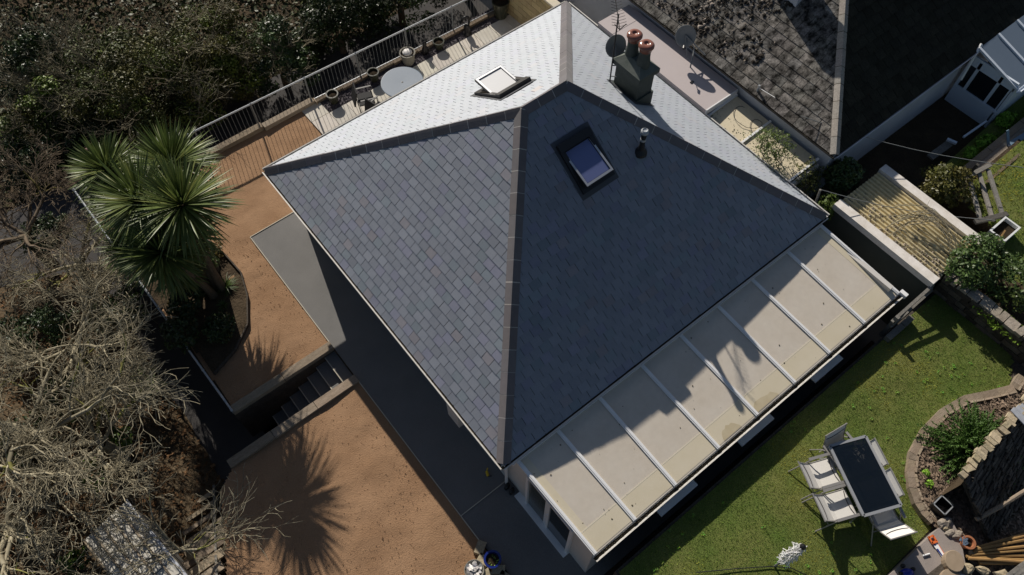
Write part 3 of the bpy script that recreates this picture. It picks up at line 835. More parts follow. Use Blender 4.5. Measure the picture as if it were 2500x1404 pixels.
def black_chair(label, c, rz):
    t = T("patio_chair", label, "chair", c, "black chairs at the round table")
    R = Matrix.Rotation(rz, 3, 'Z'); c = Vector(c)
    def w(x, y, z): return c + R @ Vector((x, y, z))
    def ob(mb, x, y, z, hx, hy, hz, tilt=0):
        mb.obox(w(x, y, z), R @ Vector((hx, 0, 0)), R @ Vector((0, hy * math.cos(tilt), hy * math.sin(tilt))), R @ Vector((0, -hz * math.sin(tilt), hz * math.cos(tilt)))); return mb
    ob(MB(), 0, 0, .43, .24, .23, .02).build("seat", "chair_black", t)
    ob(MB(), 0, -.30, .69, .24, .02, .26, -.25).build("backrest", "chair_black", t)
    for sx in (-1, 1):
        MB().tube([w(sx * .26, -.24, .0), w(sx * .26, -.26, .62)], .014, 6).build("leg", "black_metal", t)
        MB().tube([w(sx * .26, .22, .0), w(sx * .26, .20, .62)], .014, 6).build("leg", "black_metal", t)
        MB().beam(w(sx * .26, -.28, .63), w(sx * .26, .24, .63), .045, .025).build("armrest", "black_metal", t)
black_chair("black patio chair at the gravel side of the round blue table", (4.02, 11.72, 0), rad(-110))
black_chair("black patio chair partly hidden by the roof edge beside the round table", (4.10, 11.10, 0), rad(-75))

yw = T("brick_wall", "pale yellow block wall with a cream coping at the patio end", "wall", (9.95, 12, 0))
yb_ = MB(); yb_.box(9.90, 10.1, -.5, 10.05, 15.0, 1.70); yb_.build("mortar_core", "mortar", yw)
n = 0
for j in range(8):
    z0 = .0 + j * .215
    x = 10.1 + (.22 if j % 2 else 0)
    while x < 13.3:
        mb = MB(); mb.box(9.885, x + .006, z0 + .006, 9.905, x + .434, z0 + .209, rt(.85, 1.12)); mb.build("block", "yellow_brick", yw); x += .44
for j in range(7):
    MB().box(9.84, 10.1 + j * .7, 1.70, 10.11, 10.1 + j * .7 + .69, 1.76).build("coping_stone", "cream_cap", yw)

# ================================================================== between the houses
fr = T("flat_roof", "flat grey felt roof between the two houses", "roof", (10.2, 6.5, 0))
MB().box(9.72, 4.02, 2.45, 10.88, 8.15, 2.60).build("roof_deck", "felt_grey", fr)
MB().box(9.72, 7.55, 2.60, 10.80, 7.57, 2.606).build("felt_seam", "felt_grey", fr)
MB().box(9.80, 4.10, 0, 10.78, 7.95, 2.45).build("wall", "render_white", fr)
MB().box(9.72, 3.99, 2.44, 10.88, 4.02, 2.612).build("edge_trim", "upvc", fr)
MB().box(10.08, 4.9, 2.60, 10.18, 4.96, 2.62).build("vent", "black_plastic", fr)
lt = T("passage_roof", "cream plastic sheet roof scattered with dead leaves, over the side passage", "roof", (10.5, 2.8, 0))
for a, b_ in ((1.25, 2.80), (2.80, 4.0)):
    slabq([Vector((9.66, a + .02, 2.34)), Vector((10.84, a + .02, 2.44)), Vector((10.84, b_ - .02, 2.44)), Vector((9.66, b_ - .02, 2.34))], .012).build("roof_sheet", "cream_sheet", lt)
for y in (1.24, 2.80, 3.96):
    MB().beam((9.64, y, 2.37), (10.86, y, 2.47), .055, .035).build("glazing_bar", "upvc", lt)
MB().box(10.845, 1.22, .0, 10.85, 4.0, 2.40).build("wall", "render_white", lt)
MB().box(9.66, 1.14, .0, 10.84, 1.20, 2.34).build("wall", "render_white", lt)
dl = MB()
for q in range(150):
    x = random.uniform(9.7, 10.8); y = min(3.9, max(1.3, random.gauss(2.8, .8))); r = random.uniform(.012, .035); a = random.uniform(0, 6)
    z = 2.34 + (x - 9.66) * .064 + .006
    dl.mesh([(x + r * math.cos(a), y + r * math.sin(a), z), (x + r * .5 * math.cos(a + 1.6), y + r * .5 * math.sin(a + 1.6), z + .01), (x - r * math.cos(a), y - r * math.sin(a), z), (x - r * .5 * math.cos(a + 1.6), y - r * .5 * math.sin(a + 1.6), z + .012)], [(0, 1, 2, 3)], rt(.6, 1.3))
dl.build("dead_leaves", "debris", kind="stuff")
cb = T("loose_cable", "thin black cable lying in loops on the cream passage roof", "cable", (10.6, 2.8, 2.4))
pts = []
for k_ in range(44):
    a = k_ * .42; pts.append((10.45 + .26 * math.cos(a) * (1 - k_ * .006), 3.55 - k_ * .038 + .26 * math.sin(a), 2.425 + .008 * (k_ % 3)))
MB().tube(pts, .007, 5).build("cable_run", "cable", cb)

# ================================================================== the neighbour's house
nb = T("neighbour_house", "neighbouring house with a dark lichen-covered hipped tile roof", "house", (16, 6, 0))
NX, NY, NZ, SL = 10.86, .92, 2.9, .64
Q0 = Vector((NX, NY, NZ)); AP = Vector((NX + 4.6, NY + 4.6, NZ + 4.6 * SL))
QA = Vector((NX, 16.0, NZ)); APB = Vector((NX + 4.6, 16.0, NZ + 4.6 * SL))
QB = Vector((NX + 9.2, NY, NZ)); QC = Vector((NX + 9.2, 16.0, NZ))
MB().box(NX + .12, NY + .10, .2, NX + 9.1, 15.9, NZ - .05).build("wall", "pale_wall", nb)
rb = MB()
for f in ((QA, Q0, AP, APB), (Q0, QB, AP), (QB, QC, APB, AP)): rb.poly([p - Vector((0, 0, .012)) for p in f])
nroof = rb.build("roof", "slate_under", nb)
random.seed(3)
ta = slate_face([QA, Q0, AP, APB], .30, .26, .012, tintf=lambda: rt(.72, 1.25), lift=.018, thick=.012, jit=.015)
tbk = slate_face([Q0, QB, AP], .30, .26, .012, tintf=lambda: rt(.8, 1.2), lift=.026, thick=.016)
ta.sort(key=lambda s: -seen_area(s[3], s[4], s[5]))
for v, f, t, c, n, ar in ta[:260]:
    b = MB(); b.mesh(v, f, t); b.build("roof_tile", "tile_lichen", nroof)
b = MB()
for v, f, t, c, n, ar in ta[260:]: b.mesh(v, f, t)
b.build("roof_tiles", "tile_lichen", nroof, kind="stuff")
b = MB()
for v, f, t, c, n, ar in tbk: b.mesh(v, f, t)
b.build("roof_tiles", "tile_shaded", nroof, kind="stuff")
mm = MB()
nA, nB = nrm(QA, Q0, AP), nrm(Q0, QB, AP)
tile_run(Q0, AP, nA, nB, .44, .115, "hip_tile", "tile_pale", nroof, mm)
mm.build("mortar", "debris", nroof, kind="stuff")
gutter((NX - .01, 16), (NX - .01, NY - .04), (-1, 0), nb, NZ + .0, .11, "black_plastic")
gutter((NX - .04, NY), (QB.x, NY), (0, -1), nb, NZ + .0, .09, "pale_wall", deb=False)
nc = P(1915, -22, 4.3)
MB().box(nc.x, nc.y - .45, 3.0, nc.x + .55, nc.y + .45, 5.25).build("chimney", "pale_wall", nb)
# moss tufts on its sunny slope
ms = MB()
VA = nA.cross(Vector((0, -1, 0)))
for q in range(17000):
    u = random.uniform(.2, 12); v = random.uniform(.25, 4.8)
    if v * .84 > 15.0 - u: continue
    c = QA + Vector((0, -1, 0)) * u + VA * v + nA * .028
    if fbm(u * 1.1, v * 1.1, 4, 3) < random.uniform(.28, .66): continue
    r = random.uniform(.012, .034) if random.random() < .7 else random.uniform(.03, .075)
    ms.mesh([c + Vector((0, -1, 0)) * r * math.cos(k * 1.257 + q) * random.uniform(.5, 1.3) + VA * r * math.sin(k * 1.257 + q) * random.uniform(.5, 1.3) for k in range(5)] + [c + nA * r * .45], [(k, (k + 1) % 5, 5) for k in range(5)], rt(.15, .55) if random.random() < .85 else rt(2.5, 4.5))
ms.build("moss_tufts", "stone_dark", kind="stuff")

def dish(label, c, face, mount, r=.30):
    t = T("satellite_dish", label, "satellite dish", c)
    c = Vector(c); n = Vector(face).normalized(); u = n.cross(Vector((0, 0, 1))).normalized(); w = u.cross(n)
    mb = MB(); K = 20; rings = [(0, -.07), (.4, -.055), (.75, -.02), (1.0, .02), (1.03, .015), (.75, -.03), (.4, -.066), (0, -.08)]
    vs = []
    for q, d in rings:
        for k in range(K): a = 2 * math.pi * k / K; vs.append(c + u * math.cos(a) * r * q * .88 + w * math.sin(a) * r * q + n * d)
    mb.mesh(vs, [(i * K + k, i * K + (k + 1) % K, (i + 1) * K + (k + 1) % K, (i + 1) * K + k) for i in range(len(rings) - 1) for k in range(K)])
    mb.build("reflector", "galv_dull", t, smooth=True)
    f = c + n * .42 - w * .16
    MB().tube([c - w * r * .9, f], .012, 6).build("feed_arm", "black_metal", t)
    MB().tube([f, f - n * .10 + w * .03], .03, 8).build("receiver", "black_plastic", t)
    mb = MB()
    for m_ in mount: mb.tube([c - n * .05, *m_], .018, 6)
    mb.build("bracket", "galv_dull", t)
c1 = P(1503, 112, 5.15)
dish("dark satellite dish fixed behind the bungalow's chimney", c1, (-.4, -.85, .3), [[(7.2, 5.0, 4.9)]], .27)
c2 = P(1674, 88, 3.25)
dish("dark satellite dish on a tripod bracket over the flat grey roof", c2, (-.75, -.6, .3), [[(10.75, 5.55, 2.95), (10.35, 5.25, 2.74)], [(10.55, 5.55, 2.74)], [(10.80, 5.2, 2.95)]], .30)
ae = T("tv_aerial", "tall black television aerial mast strapped to the bungalow's chimney", "aerial", (7.1, 5.0, 4.6))
mb = MB(); b0 = Vector((7.06, 5.02, 4.45)); b1 = Vector((7.06, 5.05, 6.35)); mb.tube([b0, b1], .016, 8); mast = mb.build("mast", "black_metal", ae)
bm = Vector((7.06, 5.05, 6.25)); bd = Vector((.55, .75, .05)).normalized(); sd = bd.cross(Vector((0, 0, 1))).normalized()
MB().tube([bm - bd * .35, bm + bd * .75], .010, 6).build("boom", "black_metal", ae)
for i in range(12):
    o = bm + bd * (-.25 + i * .085); l = .16 - .006 * i
    MB().tube([o - sd * l + Vector((0, 0, .05)), o, o + sd * l + Vector((0, 0, .05))], .005, 5).build("element", "black_metal", ae)
for s_ in (-1, 1):
    MB().beam(bm - bd * .33, bm - bd * .33 + sd * .12 * s_ + Vector((0, 0, .14)), .02, .01).build("reflector_bar", "black_metal", ae)
for z in (4.62, 4.95): MB().tube([(7.06, 5.03, z), (7.16, 4.9, z + .02)], .012, 6).build("bracket", "galv_dull", ae)
an = T("roof_bracket", "small white bracket and stay at the gutter of the tiled roof", "bracket", (11, 2.6, 3))
q = P(1852, 214, 3.05); MB().tube([q - Vector((0, 0, .15)), q + Vector((0, 0, .08))], .03, 8).build("post", "galv", an)
MB().tube([q, P(1892, 238, 3.2)], .008, 6).build("stay", "upvc", an)
wr = T("overhead_cable", "thin cable from the tiled roof across the neighbour's yard", "cable", (12, 1, 3))
pts = [P(1955, 283, 3.25).lerp(P(2520, 412, 2.6), s / 8) - Vector((0, 0, .25 * math.sin(math.pi * s / 8))) for s in range(9)]
MB().tube(pts, .009, 5).build("cable_run", "galv_dull", wr)
wr = T("overhead_cable", "thin cable from the bungalow's corner over the corrugated shed roof", "cable", (10, -.2, 3))
pts = [P(2003, 463, 2.7).lerp(P(2430, 538, 2.2), s / 8) - Vector((0, 0, .2 * math.sin(math.pi * s / 8))) for s in range(9)]
MB().tube(pts, .009, 5).build("cable_run", "galv_dull", wr)
MB().tube([P(2003, 463, 2.7), P(2003, 463, 2.7) - Vector((.1, .1, .5))], .03, 8).build("cable_post", "grey_wood", wr)

# ---- flat outhouse with a corrugated roof
oh = T("outhouse", "low outhouse with a yellowed corrugated roof between white parapets", "outbuilding", (11.1, -1.3, 0))
ox0, ox1, oy0, oy1, oz = 10.28, 12.16, -2.70, .12, 2.25
MB().box(ox0, oy0, 0, ox1, oy1, oz - .12).build("wall", "green_wall", oh)
nW = 13; pr = MB(); W = (ox1 - .2 - ox0 - .2) / nW
for i in range(nW):
    xa = ox0 + .20 + i * W
    prof = [(0, .0), (.18, .012), (.34, .052), (.50, .064), (.66, .052), (.82, .012), (1, 0)]
    for k_ in range(6):
        (a, za), (c, zc) = prof[k_], prof[k_ + 1]
        pr.mesh([(xa + a * W, oy0 + .05, oz - .14 + za), (xa + c * W, oy0 + .05, oz - .14 + zc), (xa + c * W, oy1, oz - .10 + zc), (xa + a * W, oy1, oz - .10 + za)], [(0, 1, 2, 3)], (1, 1, 1))
pr.build("corrugated_sheet", "corrugated", oh)
MB().box(ox0 - .04, oy0 - .02, oz - .16, ox0 + .20, oy1 + .02, oz + .02).build("parapet", "parapet", oh)
MB().box(ox1 - .20, oy0 - .02, oz - .16, ox1 + .04, oy1 + .02, oz + .03).build("parapet", "parapet", oh)
rbm = MB()
for q in range(420):
    x = ox0 + .22 + abs(random.gauss(0, .38)); y = random.uniform(oy0, oy1)
    if x > ox1 - .2: continue
    r = random.uniform(.012, .045); z = oz - .09
    rbm.mesh([(x + r * math.cos(k * 1.57 + q) * random.uniform(.5, 1.2), y + r * math.sin(k * 1.57 + q), z) for k in range(4)] + [(x, y, z + r * .8)], [(0, 1, 4), (1, 2, 4), (2, 3, 4), (3, 0, 4)], rt(.6, 1.4))
rbm.build("roof_litter", "stone", kind="stuff")
br = T("bramble_stems", "tangle of bare arching bramble stems over the corrugated roof", "bramble", (11.2, -1.2, 2.2))
mb = MB()
for q in range(16):
    a0 = P(random.uniform(2150, 2230), random.uniform(490, 580), 2.25); a1 = P(random.uniform(2310, 2370), random.uniform(590, 660), 2.25)
    md = P(random.uniform(2240, 2310), random.uniform(490, 540), 2.45)
    pts = []
    for s in range(11):
        t = s / 10; pts.append(a0 * (1 - t) ** 2 + md * 2 * t * (1 - t) + a1 * t * t + Vector((random.gauss(0, .015), random.gauss(0, .015), .25 * math.sin(math.pi * t))))
    mb.tube(pts, [.009] * 6 + [.008, .007, .006, .005, .004], 5, tint=rt(.6, 1.2))
    for p in pts[2:9:2]:
        mb.tube([p, p + Vector((random.gauss(0, .12), random.gauss(0, .12), random.uniform(-.05, .1)))], [.005, .002], 4, tint=rt(.6, 1.2))
mb.build("stem", "bark", br)

# ---- white porch on the neighbour's house
po = T("glazed_porch", "white framed lean-to porch with a glazed roof on the neighbouring house", "porch", (17.8, .2, 1))
zt, zb = 2.95, 2.55
fx = 16.62
MB().box(fx, -.44, .9, fx + .06, .92, 1.62).build("wall", "sash_paint", po)
f = MB()
for y in (-.44, -.02, .62, .88): f.box(fx - .01, y - .04, 1.62, fx + .05, y + .04, 2.62)
f.box(fx - .01, -.44, 2.42, fx + .05, .92, 2.70); f.box(fx - .02, -.46, 1.60, fx + .06, .92, 1.68); f.box(fx, -.38, .9, fx + .05, -.34, 2.5)
f.build("frame", "sash_paint", po)
for y0, y1 in ((-.40, -.06), (.02, .58), (.66, .84)):
    MB().box(fx + .02, y0, 1.68, fx + .03, y1, 2.42).build("pane", "glass_dark", po)
MB().box(fx + .06, -.46, .9, fx + 5, -.40, 2.5).build("wall", "sash_paint", po)
for i in range(4):
    xa, xb2 = fx - .02 + i * .85, fx - .02 + (i + 1) * .85
    slabq([Vector((xa, .90, zt)), Vector((xa, -.50, zb)), Vector((xb2, -.50, zb)), Vector((xb2, .90, zt))]).build("roof_panel", "table_blue", po)
    MB().beam((xa, .90, zt + .02), (xa, -.50, zb + .02), .07, .06).build("glazing_bar", "sash_paint", po)
gutter((fx - .05, -.50), (fx + 4, -.50), (0, -1), po, zb, .09, "sash_paint", deb=False)
dpn = MB(); dpn.tube([P(2396, 108, 3.0), P(2386, 125, 2.9), P(2345, 195, 2.2)], .04, 8); dpn.build("downpipe", "upvc", po)

# ================================================================== the back lawn
bedline = [(10.3, -5.30), (9.93, -5.36), (9.4, -5.12), (8.9, -4.86), (8.28, -4.74), (7.6, -4.76), (6.98, -4.91), (6.60, -5.13), (6.37, -5.36), (6.20, -5.62), (6.13, -5.85), (6.13, -6.05)]
lawn_poly = [(.60, -2.86), (10.70, -2.86), (10.70, -4.95), (10.2, -5.20)] + bedline[1:] + [(6.05, -6.15), (5.2, -6.12), (4.55, -6.12), (4.4, -7.4), (.60, -9)]
grid_sheet("lawn", lawn_poly, Z_LAWN, .10, "lawn", .035, 1.2, seed=31)
def lawn_z(x, y): return Z_LAWN + .035 * (fbm(x * 1.2, y * 1.2, 31, 4) - .47) * 2
def blades(name, poly, n, h, w, m, zfun, dens=None, tones=((1, 1, 1),)):
    xs = [p[0] for p in poly]; ys = [p[1] for p in poly]
    x = RNG.uniform(min(xs), max(xs), n); y = RNG.uniform(min(ys), max(ys), n)
    ok = in_poly(x, y, poly)
    if dens is not None: ok &= RNG.uniform(0, 1, n) < dens(x, y)
    x, y = x[ok], y[ok]; n = len(x)
    a = RNG.uniform(0, 6.283, n); hh = h * RNG.uniform(.5, 1.3, n); ln = hh * RNG.uniform(.2, 1.1, n); b = RNG.uniform(0, 6.283, n)
    z = zfun(x, y) - .004
    V = np.zeros((n, 3, 3))
    V[:, 0] = np.stack([x - w * np.cos(a), y - w * np.sin(a), z], -1)
    V[:, 1] = np.stack([x + w * np.cos(a), y + w * np.sin(a), z], -1)
    V[:, 2] = np.stack([x + ln * np.cos(b), y + ln * np.sin(b), z + hh], -1)
    t = np.array(tones)[RNG.integers(0, len(tones), n)] * RNG.uniform(.55, 1.45, n)[:, None] * (.75 + .5 * fbm(x * .8, y * .8, 8))[:, None]
    dry = np.clip((fbm(x * .8, y * .8, 77) - .50) * 9, 0, 1)[:, None]
    t = t * (1 - dry) + t * np.array([1.95, 1.25, 1.3]) * dry
    return np_obj(name, V.reshape(-1, 3), np.arange(n * 3).reshape(-1, 3), t, m, None, "stuff")
blades("grass", lawn_poly, 110000, .035, .006, "grass", lawn_z, tones=((1, 1, 1), (1.2, 1.05, .8), (.8, .9, .8), (1.5, 1.25, 1.0)))
ug = [(13.0, -2.9), (13.4, -1.45), (24, -1.45), (24, -7), (12.2, -7), (12.3, -3.2)]
grid_sheet("neighbour_lawn", ug, Z_UP + .02, .2, "lawn", .04, 1.0, seed=41)
blades("grass", ug, 26000, .06, .010, "grass", lambda x, y: Z_UP + .03 + 0 * x, tones=((1.2, 1.1, .8), (1.6, 1.2, .8), (.9, 1, .8)))
# clover and weeds in the turf
def rosettes(name, pts, r, m, z, n=7, tone=(1, 1, 1)):
    mb = MB()
    for (x, y) in pts:
        for k in range(n):
            a = k * 6.283 / n + random.uniform(-.3, .3); q = r * random.uniform(.6, 1.2)
            t = tuple(c * random.uniform(.6, 1.4) for c in tone); zz = z(x, y)
            mb.mesh([(x, y, zz + .01), (x + q * .5 * math.cos(a - .35), y + q * .5 * math.sin(a - .35), zz + .03), (x + q * math.cos(a), y + q * math.sin(a), zz + .02), (x + q * .5 * math.cos(a + .35), y + q * .5 * math.sin(a + .35), zz + .03)], [(0, 1, 2, 3)], t)
    return mb.build(name, m, kind="stuff")
lw = lambda x, y: float(lawn_z(np.array([x]), np.array([y]))[0])
rosettes("lawn_weeds", [p for p in [(random.uniform(.8, 10.4), random.uniform(-6, -2.9)) for q in range(260)] if in_poly(np.array([p[0]]), np.array([p[1]]), lawn_poly)[0] and fbm(p[0] * .8, p[1] * .8, 50) > .45], .05, "grass", lw, tone=(1.4, 1.5, 1.3))

# curved bed
ed = T("bed_edging", "curved brown timber edging round the wood chip bed", "edging", (7, -5.2, Z_LAWN))
pts2 = []
for i in range(len(bedline) - 1):
    for s in range(3):
        t = s / 3; pts2.append(Vector((bedline[i][0] * (1 - t) + bedline[i + 1][0] * t, bedline[i][1] * (1 - t) + bedline[i + 1][1] * t, 0)))
pts2.append(Vector((*bedline[-1], 0)))
for i in range(0, len(pts2) - 1, 1):
    a, b_ = pts2[i], pts2[i + 1]; d = (b_ - a).normalized(); n_ = Vector((-d.y, d.x, 0))
    if n_.y > 0: n_ = -n_
    mb = MB(); mb.obox((a + b_) / 2 + n_ * .02 + Vector((0, 0, Z_LAWN + .05)), d * ((b_ - a).length / 2 + .004), n_ * .075, (0, 0, .09 + random.uniform(-.006, .006)), rt(.85, 1.15)); mb.build("block", "sleeper", ed)
    mb = MB(); mb.obox((a + b_) / 2 + n_ * .12 + Vector((0, 0, Z_LAWN + .06)), d * ((b_ - a).length / 2 + .004), n_ * .022, (0, 0, .09), rt(1.2, 1.5)); mb.build("inner_board", "sleeper", ed)
bed_poly = bedline + [(6.1, -7.6), (10.7, -7.6), (10.7, -5.3)]
grid_sheet("planting_bed", [(x, y - .12) for x, y in bedline] + [(6.1, -7.8), (10.76, -7.8), (10.76, -5.4)], Z_LAWN + .08, .12, "chips", .05, 1.5, seed=60)
n = 9000
x = RNG.uniform(6.0, 10.7, n); y = RNG.uniform(-7.6, -4.9, n); ok = in_poly(x, y + .14, bed_poly); x, y = x[ok], y[ok]; n = len(x)
a = RNG.uniform(0, 6.28, n); l = RNG.uniform(.015, .05, n); w = l * RNG.uniform(.25, .5, n); tl = RNG.uniform(-.35, .35, n); z = Z_LAWN + .10 + RNG.uniform(0, .05, n)
ux, uy = np.cos(a), np.sin(a)
V = np.stack([np.stack([x + ux * l * i - uy * w * j, y + uy * l * i + ux * w * j, z + tl * l * i], -1) for i, j in ((-1, -1), (1, -1), (1, 1), (-1, 1))], 1)
np_obj("wood_chips", V.reshape(-1, 3), np.arange(4 * n).reshape(-1, 4), RNG.uniform(.35, 1.5, (n, 1)) * np.array([[1, .95, .9]]), "chips", None, "stuff")

# rockery bank with its pale broken edge
rk = T("rockery_bank", "steep bank of thin dark stones with a bright broken top edge beside the conifer", "rockery", (7.8, -6.2, Z_LAWN))
random.seed(12)
def bankpt(s, t): return Vector((6.75 + 2.3 * s, -5.80 - 1.15 * t + .12 * s, Z_LAWN + 1.10 - .95 * t))
mb = MB(); mb.mesh([bankpt(-.05, .02), bankpt(1.3, .02), bankpt(1.3, 1.1), bankpt(-.05, 1.1)], [(0, 3, 2, 1)]); mb.mesh([bankpt(-.05, .02), bankpt(1.3, .02), bankpt(1.3, .02) - Vector((0, 0, 1.2)), bankpt(-.05, .02) - Vector((0, 0, 1.2))], [(0, 1, 2, 3)])
mb.build("bank_core", "earth", rk)
t_ = 0.0
while t_ < 1.0:
    s = -.04 + random.uniform(0, .03)
    while s < 1.25:
        L = random.uniform(.05, .13); h = random.uniform(.035, .05)
        c = bankpt(s + L / 2, t_ + h / 2)
        mb = MB(); mb.obox(c, Vector((2.3 * L / 2 * .95, .02, random.uniform(-.01, .01))), Vector((0, -.5 * h * 1.05, -.40 * h * 1.05)), Vector((0, .03, -.03)).normalized() * random.uniform(.02, .06), rt(.6, 1.7)); mb.build("stone", "stone_dark", rk)
        s += L
    t_ += .048
s = -.03
while s < 1.2:
    L = random.uniform(.02, .075); c = bankpt(s + L / 2, -.03 + random.uniform(-.03, .02)) + Vector((0, 0, random.uniform(-.05, .03)))
    mb = MB(); mb.obox(c + Vector((0, .03, .02)), (2.3 * L / 2 * .92, random.uniform(-.02, .02), 0), (0, random.uniform(.05, .11), 0), (0, 0, random.uniform(.03, .06)), rt(.8, 1.2)); mb.build("edge_stone", "stone_warm", rk); s += L
pn_ = T("white_board", "pale blue-white board leaning on the rockery's bright top edge", "board", (8.5, -5.7, 2.6))
for i in range(4):
    mb = MB(); mb.obox((8.62 + .13 * i, -5.78 - .03 * i, 2.72 - .02 * i), (.058, 0, 0), (0, .26, .05), (0, 0, .012)); mb.build("board_plank", "tarp", pn_)
pl = T("wooden_post", "round brown wooden post lying across the dark rockery", "post", (6.8, -6.6, 2))
MB().tube([P(2383, 1268, 2.05), P(2440, 1238, 2.15), P(2520, 1188, 2.3)], .045, 8).build("post_pole", "sleeper", pl)
sp = T("square_planter", "empty black square planter with a pale rim on the wood chips", "planter", (6.56, -5.88, Z_LAWN))
cx_, cy_ = P(2300, 1235, 1.85).x, P(2300, 1235, 1.85).y; zt_ = 1.90; rr = .135
mb = MB()
for sx, sy in ((1, 0), (-1, 0), (0, 1), (0, -1)):
    mb.obox((cx_ + sx * rr, cy_ + sy * rr, 1.76), (.008 if sx else rr, 0, 0), (0, .008 if sy else rr, 0), (0, 0, .14))
mb.obox((cx_, cy_, 1.64), (rr, 0, 0), (0, rr, 0), (0, 0, .01)); mb.build("planter_body", "black_plastic", sp)
mb = MB()
for sx, sy in ((1, 0), (-1, 0), (0, 1), (0, -1)):
    mb.obox((cx_ + sx * rr, cy_ + sy * rr, 1.905), (.011 if sx else rr + .01, 0, 0), (0, .011 if sy else rr + .01, 0), (0, 0, .006))
mb.build("rim", "galv", sp)
bs = T("flat_stone", "flat tan stone tucked beside the black square planter", "stone", (cx_ + .2, cy_ - .1, 1.65))
MB().prism([(cx_ + .17, cy_ + .12), (cx_ + .30, cy_ + .02), (cx_ + .27, cy_ - .15), (cx_ + .16, cy_ - .16)], 1.62, 1.74).build("stone_block", "stone_warm", bs)

# flagstone corner with tools and stones
fl = T("stone_platform", "grey flagstone platform at the lawn's corner, with a saw lying on it", "platform", (5.3, -6.5, Z_LAWN))
zp = 1.76
poly = [PX(2165, 1410, zp), PX(2288, 1292, zp), PX(2322, 1268, zp), PX(2345, 1310, zp), PX(2362, 1404, zp), PX(2330, 1480, zp), PX(2150, 1480, zp)]
MB().prism(poly, 1.3, zp).build("flagstone", "slab", fl)
poly = [PX(2262, 1404, zp), PX(2318, 1360, zp), PX(2340, 1404, zp), PX(2300, 1450, zp)]
MB().prism(poly, 1.7, zp + .008).build("mosaic_patch", "stone_dark", fl)
random.seed(8)
def boulder(name, label, c, r, m, sq=.6, group=None, lab=True):
    t = T(name, label, "stone", c, group)
    mb = MB(); K = 8; rings = [(.0, -.5), (.75, -.45), (1.0, -.1), (.9, .3), (.55, .5), (0, .55)]
    an = random.uniform(0, 3); jx = [random.uniform(.72, 1.2) for k in range(K)]
    vs = []
    for q, d in rings:
        for k in range(K):
            a = 2 * math.pi * k / K
            x, y = q * jx[k] * r[0] * math.cos(a), q * jx[(k * 3) % K] * r[1] * math.sin(a)
            vs.append((c[0] + x * math.cos(an) - y * math.sin(an), c[1] + x * math.sin(an) + y * math.cos(an), c[2] + d * r[2] + random.uniform(-.1, .1) * r[2]))
    mb.mesh(vs, [(i * K + k, i * K + (k + 1) % K, (i + 1) * K + (k + 1) % K, (i + 1) * K + k) for i in range(5) for k in range(K)])
    mb.build("stone_body", m, t); return t
SG = "rough stones piled round the flagstone platform"
for px, py, r, m, lb in ((2305, 1275, .17, "stone", "brown wedge stone at the top tip of the flagstone platform"), (2322, 1300, .13, "stone", "dark grey pointed stone between the saw and the flowerpot"),
                         (2312, 1288, .10, "stone_warm", "small pale stone wedged behind the brown wedge stone"), (2338, 1305, .12, "stone", "flat triangular stone beside the terracotta pot"),
                         (2378, 1352, .11, "stone_warm", "pale pointed stone under the ends of the bamboo canes"), (2364, 1388, .14, "stone_warm", "square pale stone right of the cut log"),
                         (2402, 1392, .15, "stone_warm", "large tan stone at the frame's bottom edge below the canes"), (2445, 1404, .15, "stone_warm", "cream stone in front of the grey boards"),
                         (2350, 1412, .12, "white_stone", "white stone below the cut log at the picture's bottom")):
    q = P(px, py, 1.80); boulder("rough_stone", lb, (q.x, q.y, 1.78), (r, r * random.uniform(.6, .9), r * .8), m, group=SG)
lg = T("cut_log", "round sawn log end beside the saw on the flagstone", "log", P(2330, 1372, 1.85))
q = P(2330, 1370, 1.92); MB().lathe((q.x, q.y, 1.76), [(.20, 0), (.21, .05), (.205, .17), (.195, .18), (.0, .181)], 22, sx=1.0, sy=.88, rot=.6).build("log_body", "log_cut", lg)
lg = T("cut_log", "second sawn log end cut off by the picture's bottom edge", "log", P(2318, 1412, 1.85))
q = P(2322, 1414, 1.9); MB().lathe((q.x, q.y, 1.76), [(.20, 0), (.21, .05), (.205, .14), (.0, .15)], 22, sx=1.0, sy=.85, rot=.2).build("log_body", "log_cut", lg)
sw = T("hand_saw", "hand saw with an orange handle and blue and white blade on the flagstone", "saw", P(2295, 1345, 1.78))
h0, h1 = P(2282, 1325, 1.795), P(2322, 1388, 1.795); d = (h1 - h0).normalized(); n_ = Vector((-d.y, d.x, 0)); L = (h1 - h0).length
mb = MB(); mb.mesh([h0 - n_ * .055, h0 + n_ * .055, h1 + n_ * .04, h1 - n_ * .015, h0 - n_ * .055 - Vector((0, 0, .004)), h0 + n_ * .055 - Vector((0, 0, .004)), h1 + n_ * .04 - Vector((0, 0, .004)), h1 - n_ * .015 - Vector((0, 0, .004))], [(0, 1, 2, 3), (7, 6, 5, 4), (0, 4, 5, 1), (1, 5, 6, 2), (2, 6, 7, 3), (3, 7, 4, 0)]); mb.build("blade", "white_paint", sw)
mb = MB()
for s0, s1 in ((.02, .10), (.22, .50), (.54, .72)):
    a, b_ = h0 + d * L * s0, h0 + d * L * s1
    mb.mesh([a - n_ * .048 + Vector((0, 0, .003)), a - n_ * .010 + Vector((0, 0, .003)), b_ - n_ * .004 + Vector((0, 0, .003)), b_ - n_ * .030 + Vector((0, 0, .003))], [(0, 3, 2, 1)])
mb.build("printed_panel", "saw_blue", sw)
mb = MB(); b_ = h0 + n_ * .055 + Vector((0, 0, .003)); c_ = h1 + n_ * .04 + Vector((0, 0, .003)); mb.mesh([b_, b_ - n_ * .012, c_ - n_ * .010, c_], [(0, 1, 2, 3)]); mb.build("tooth_edge", "orange", sw)
mb = MB()
hc = h0 - d * .07
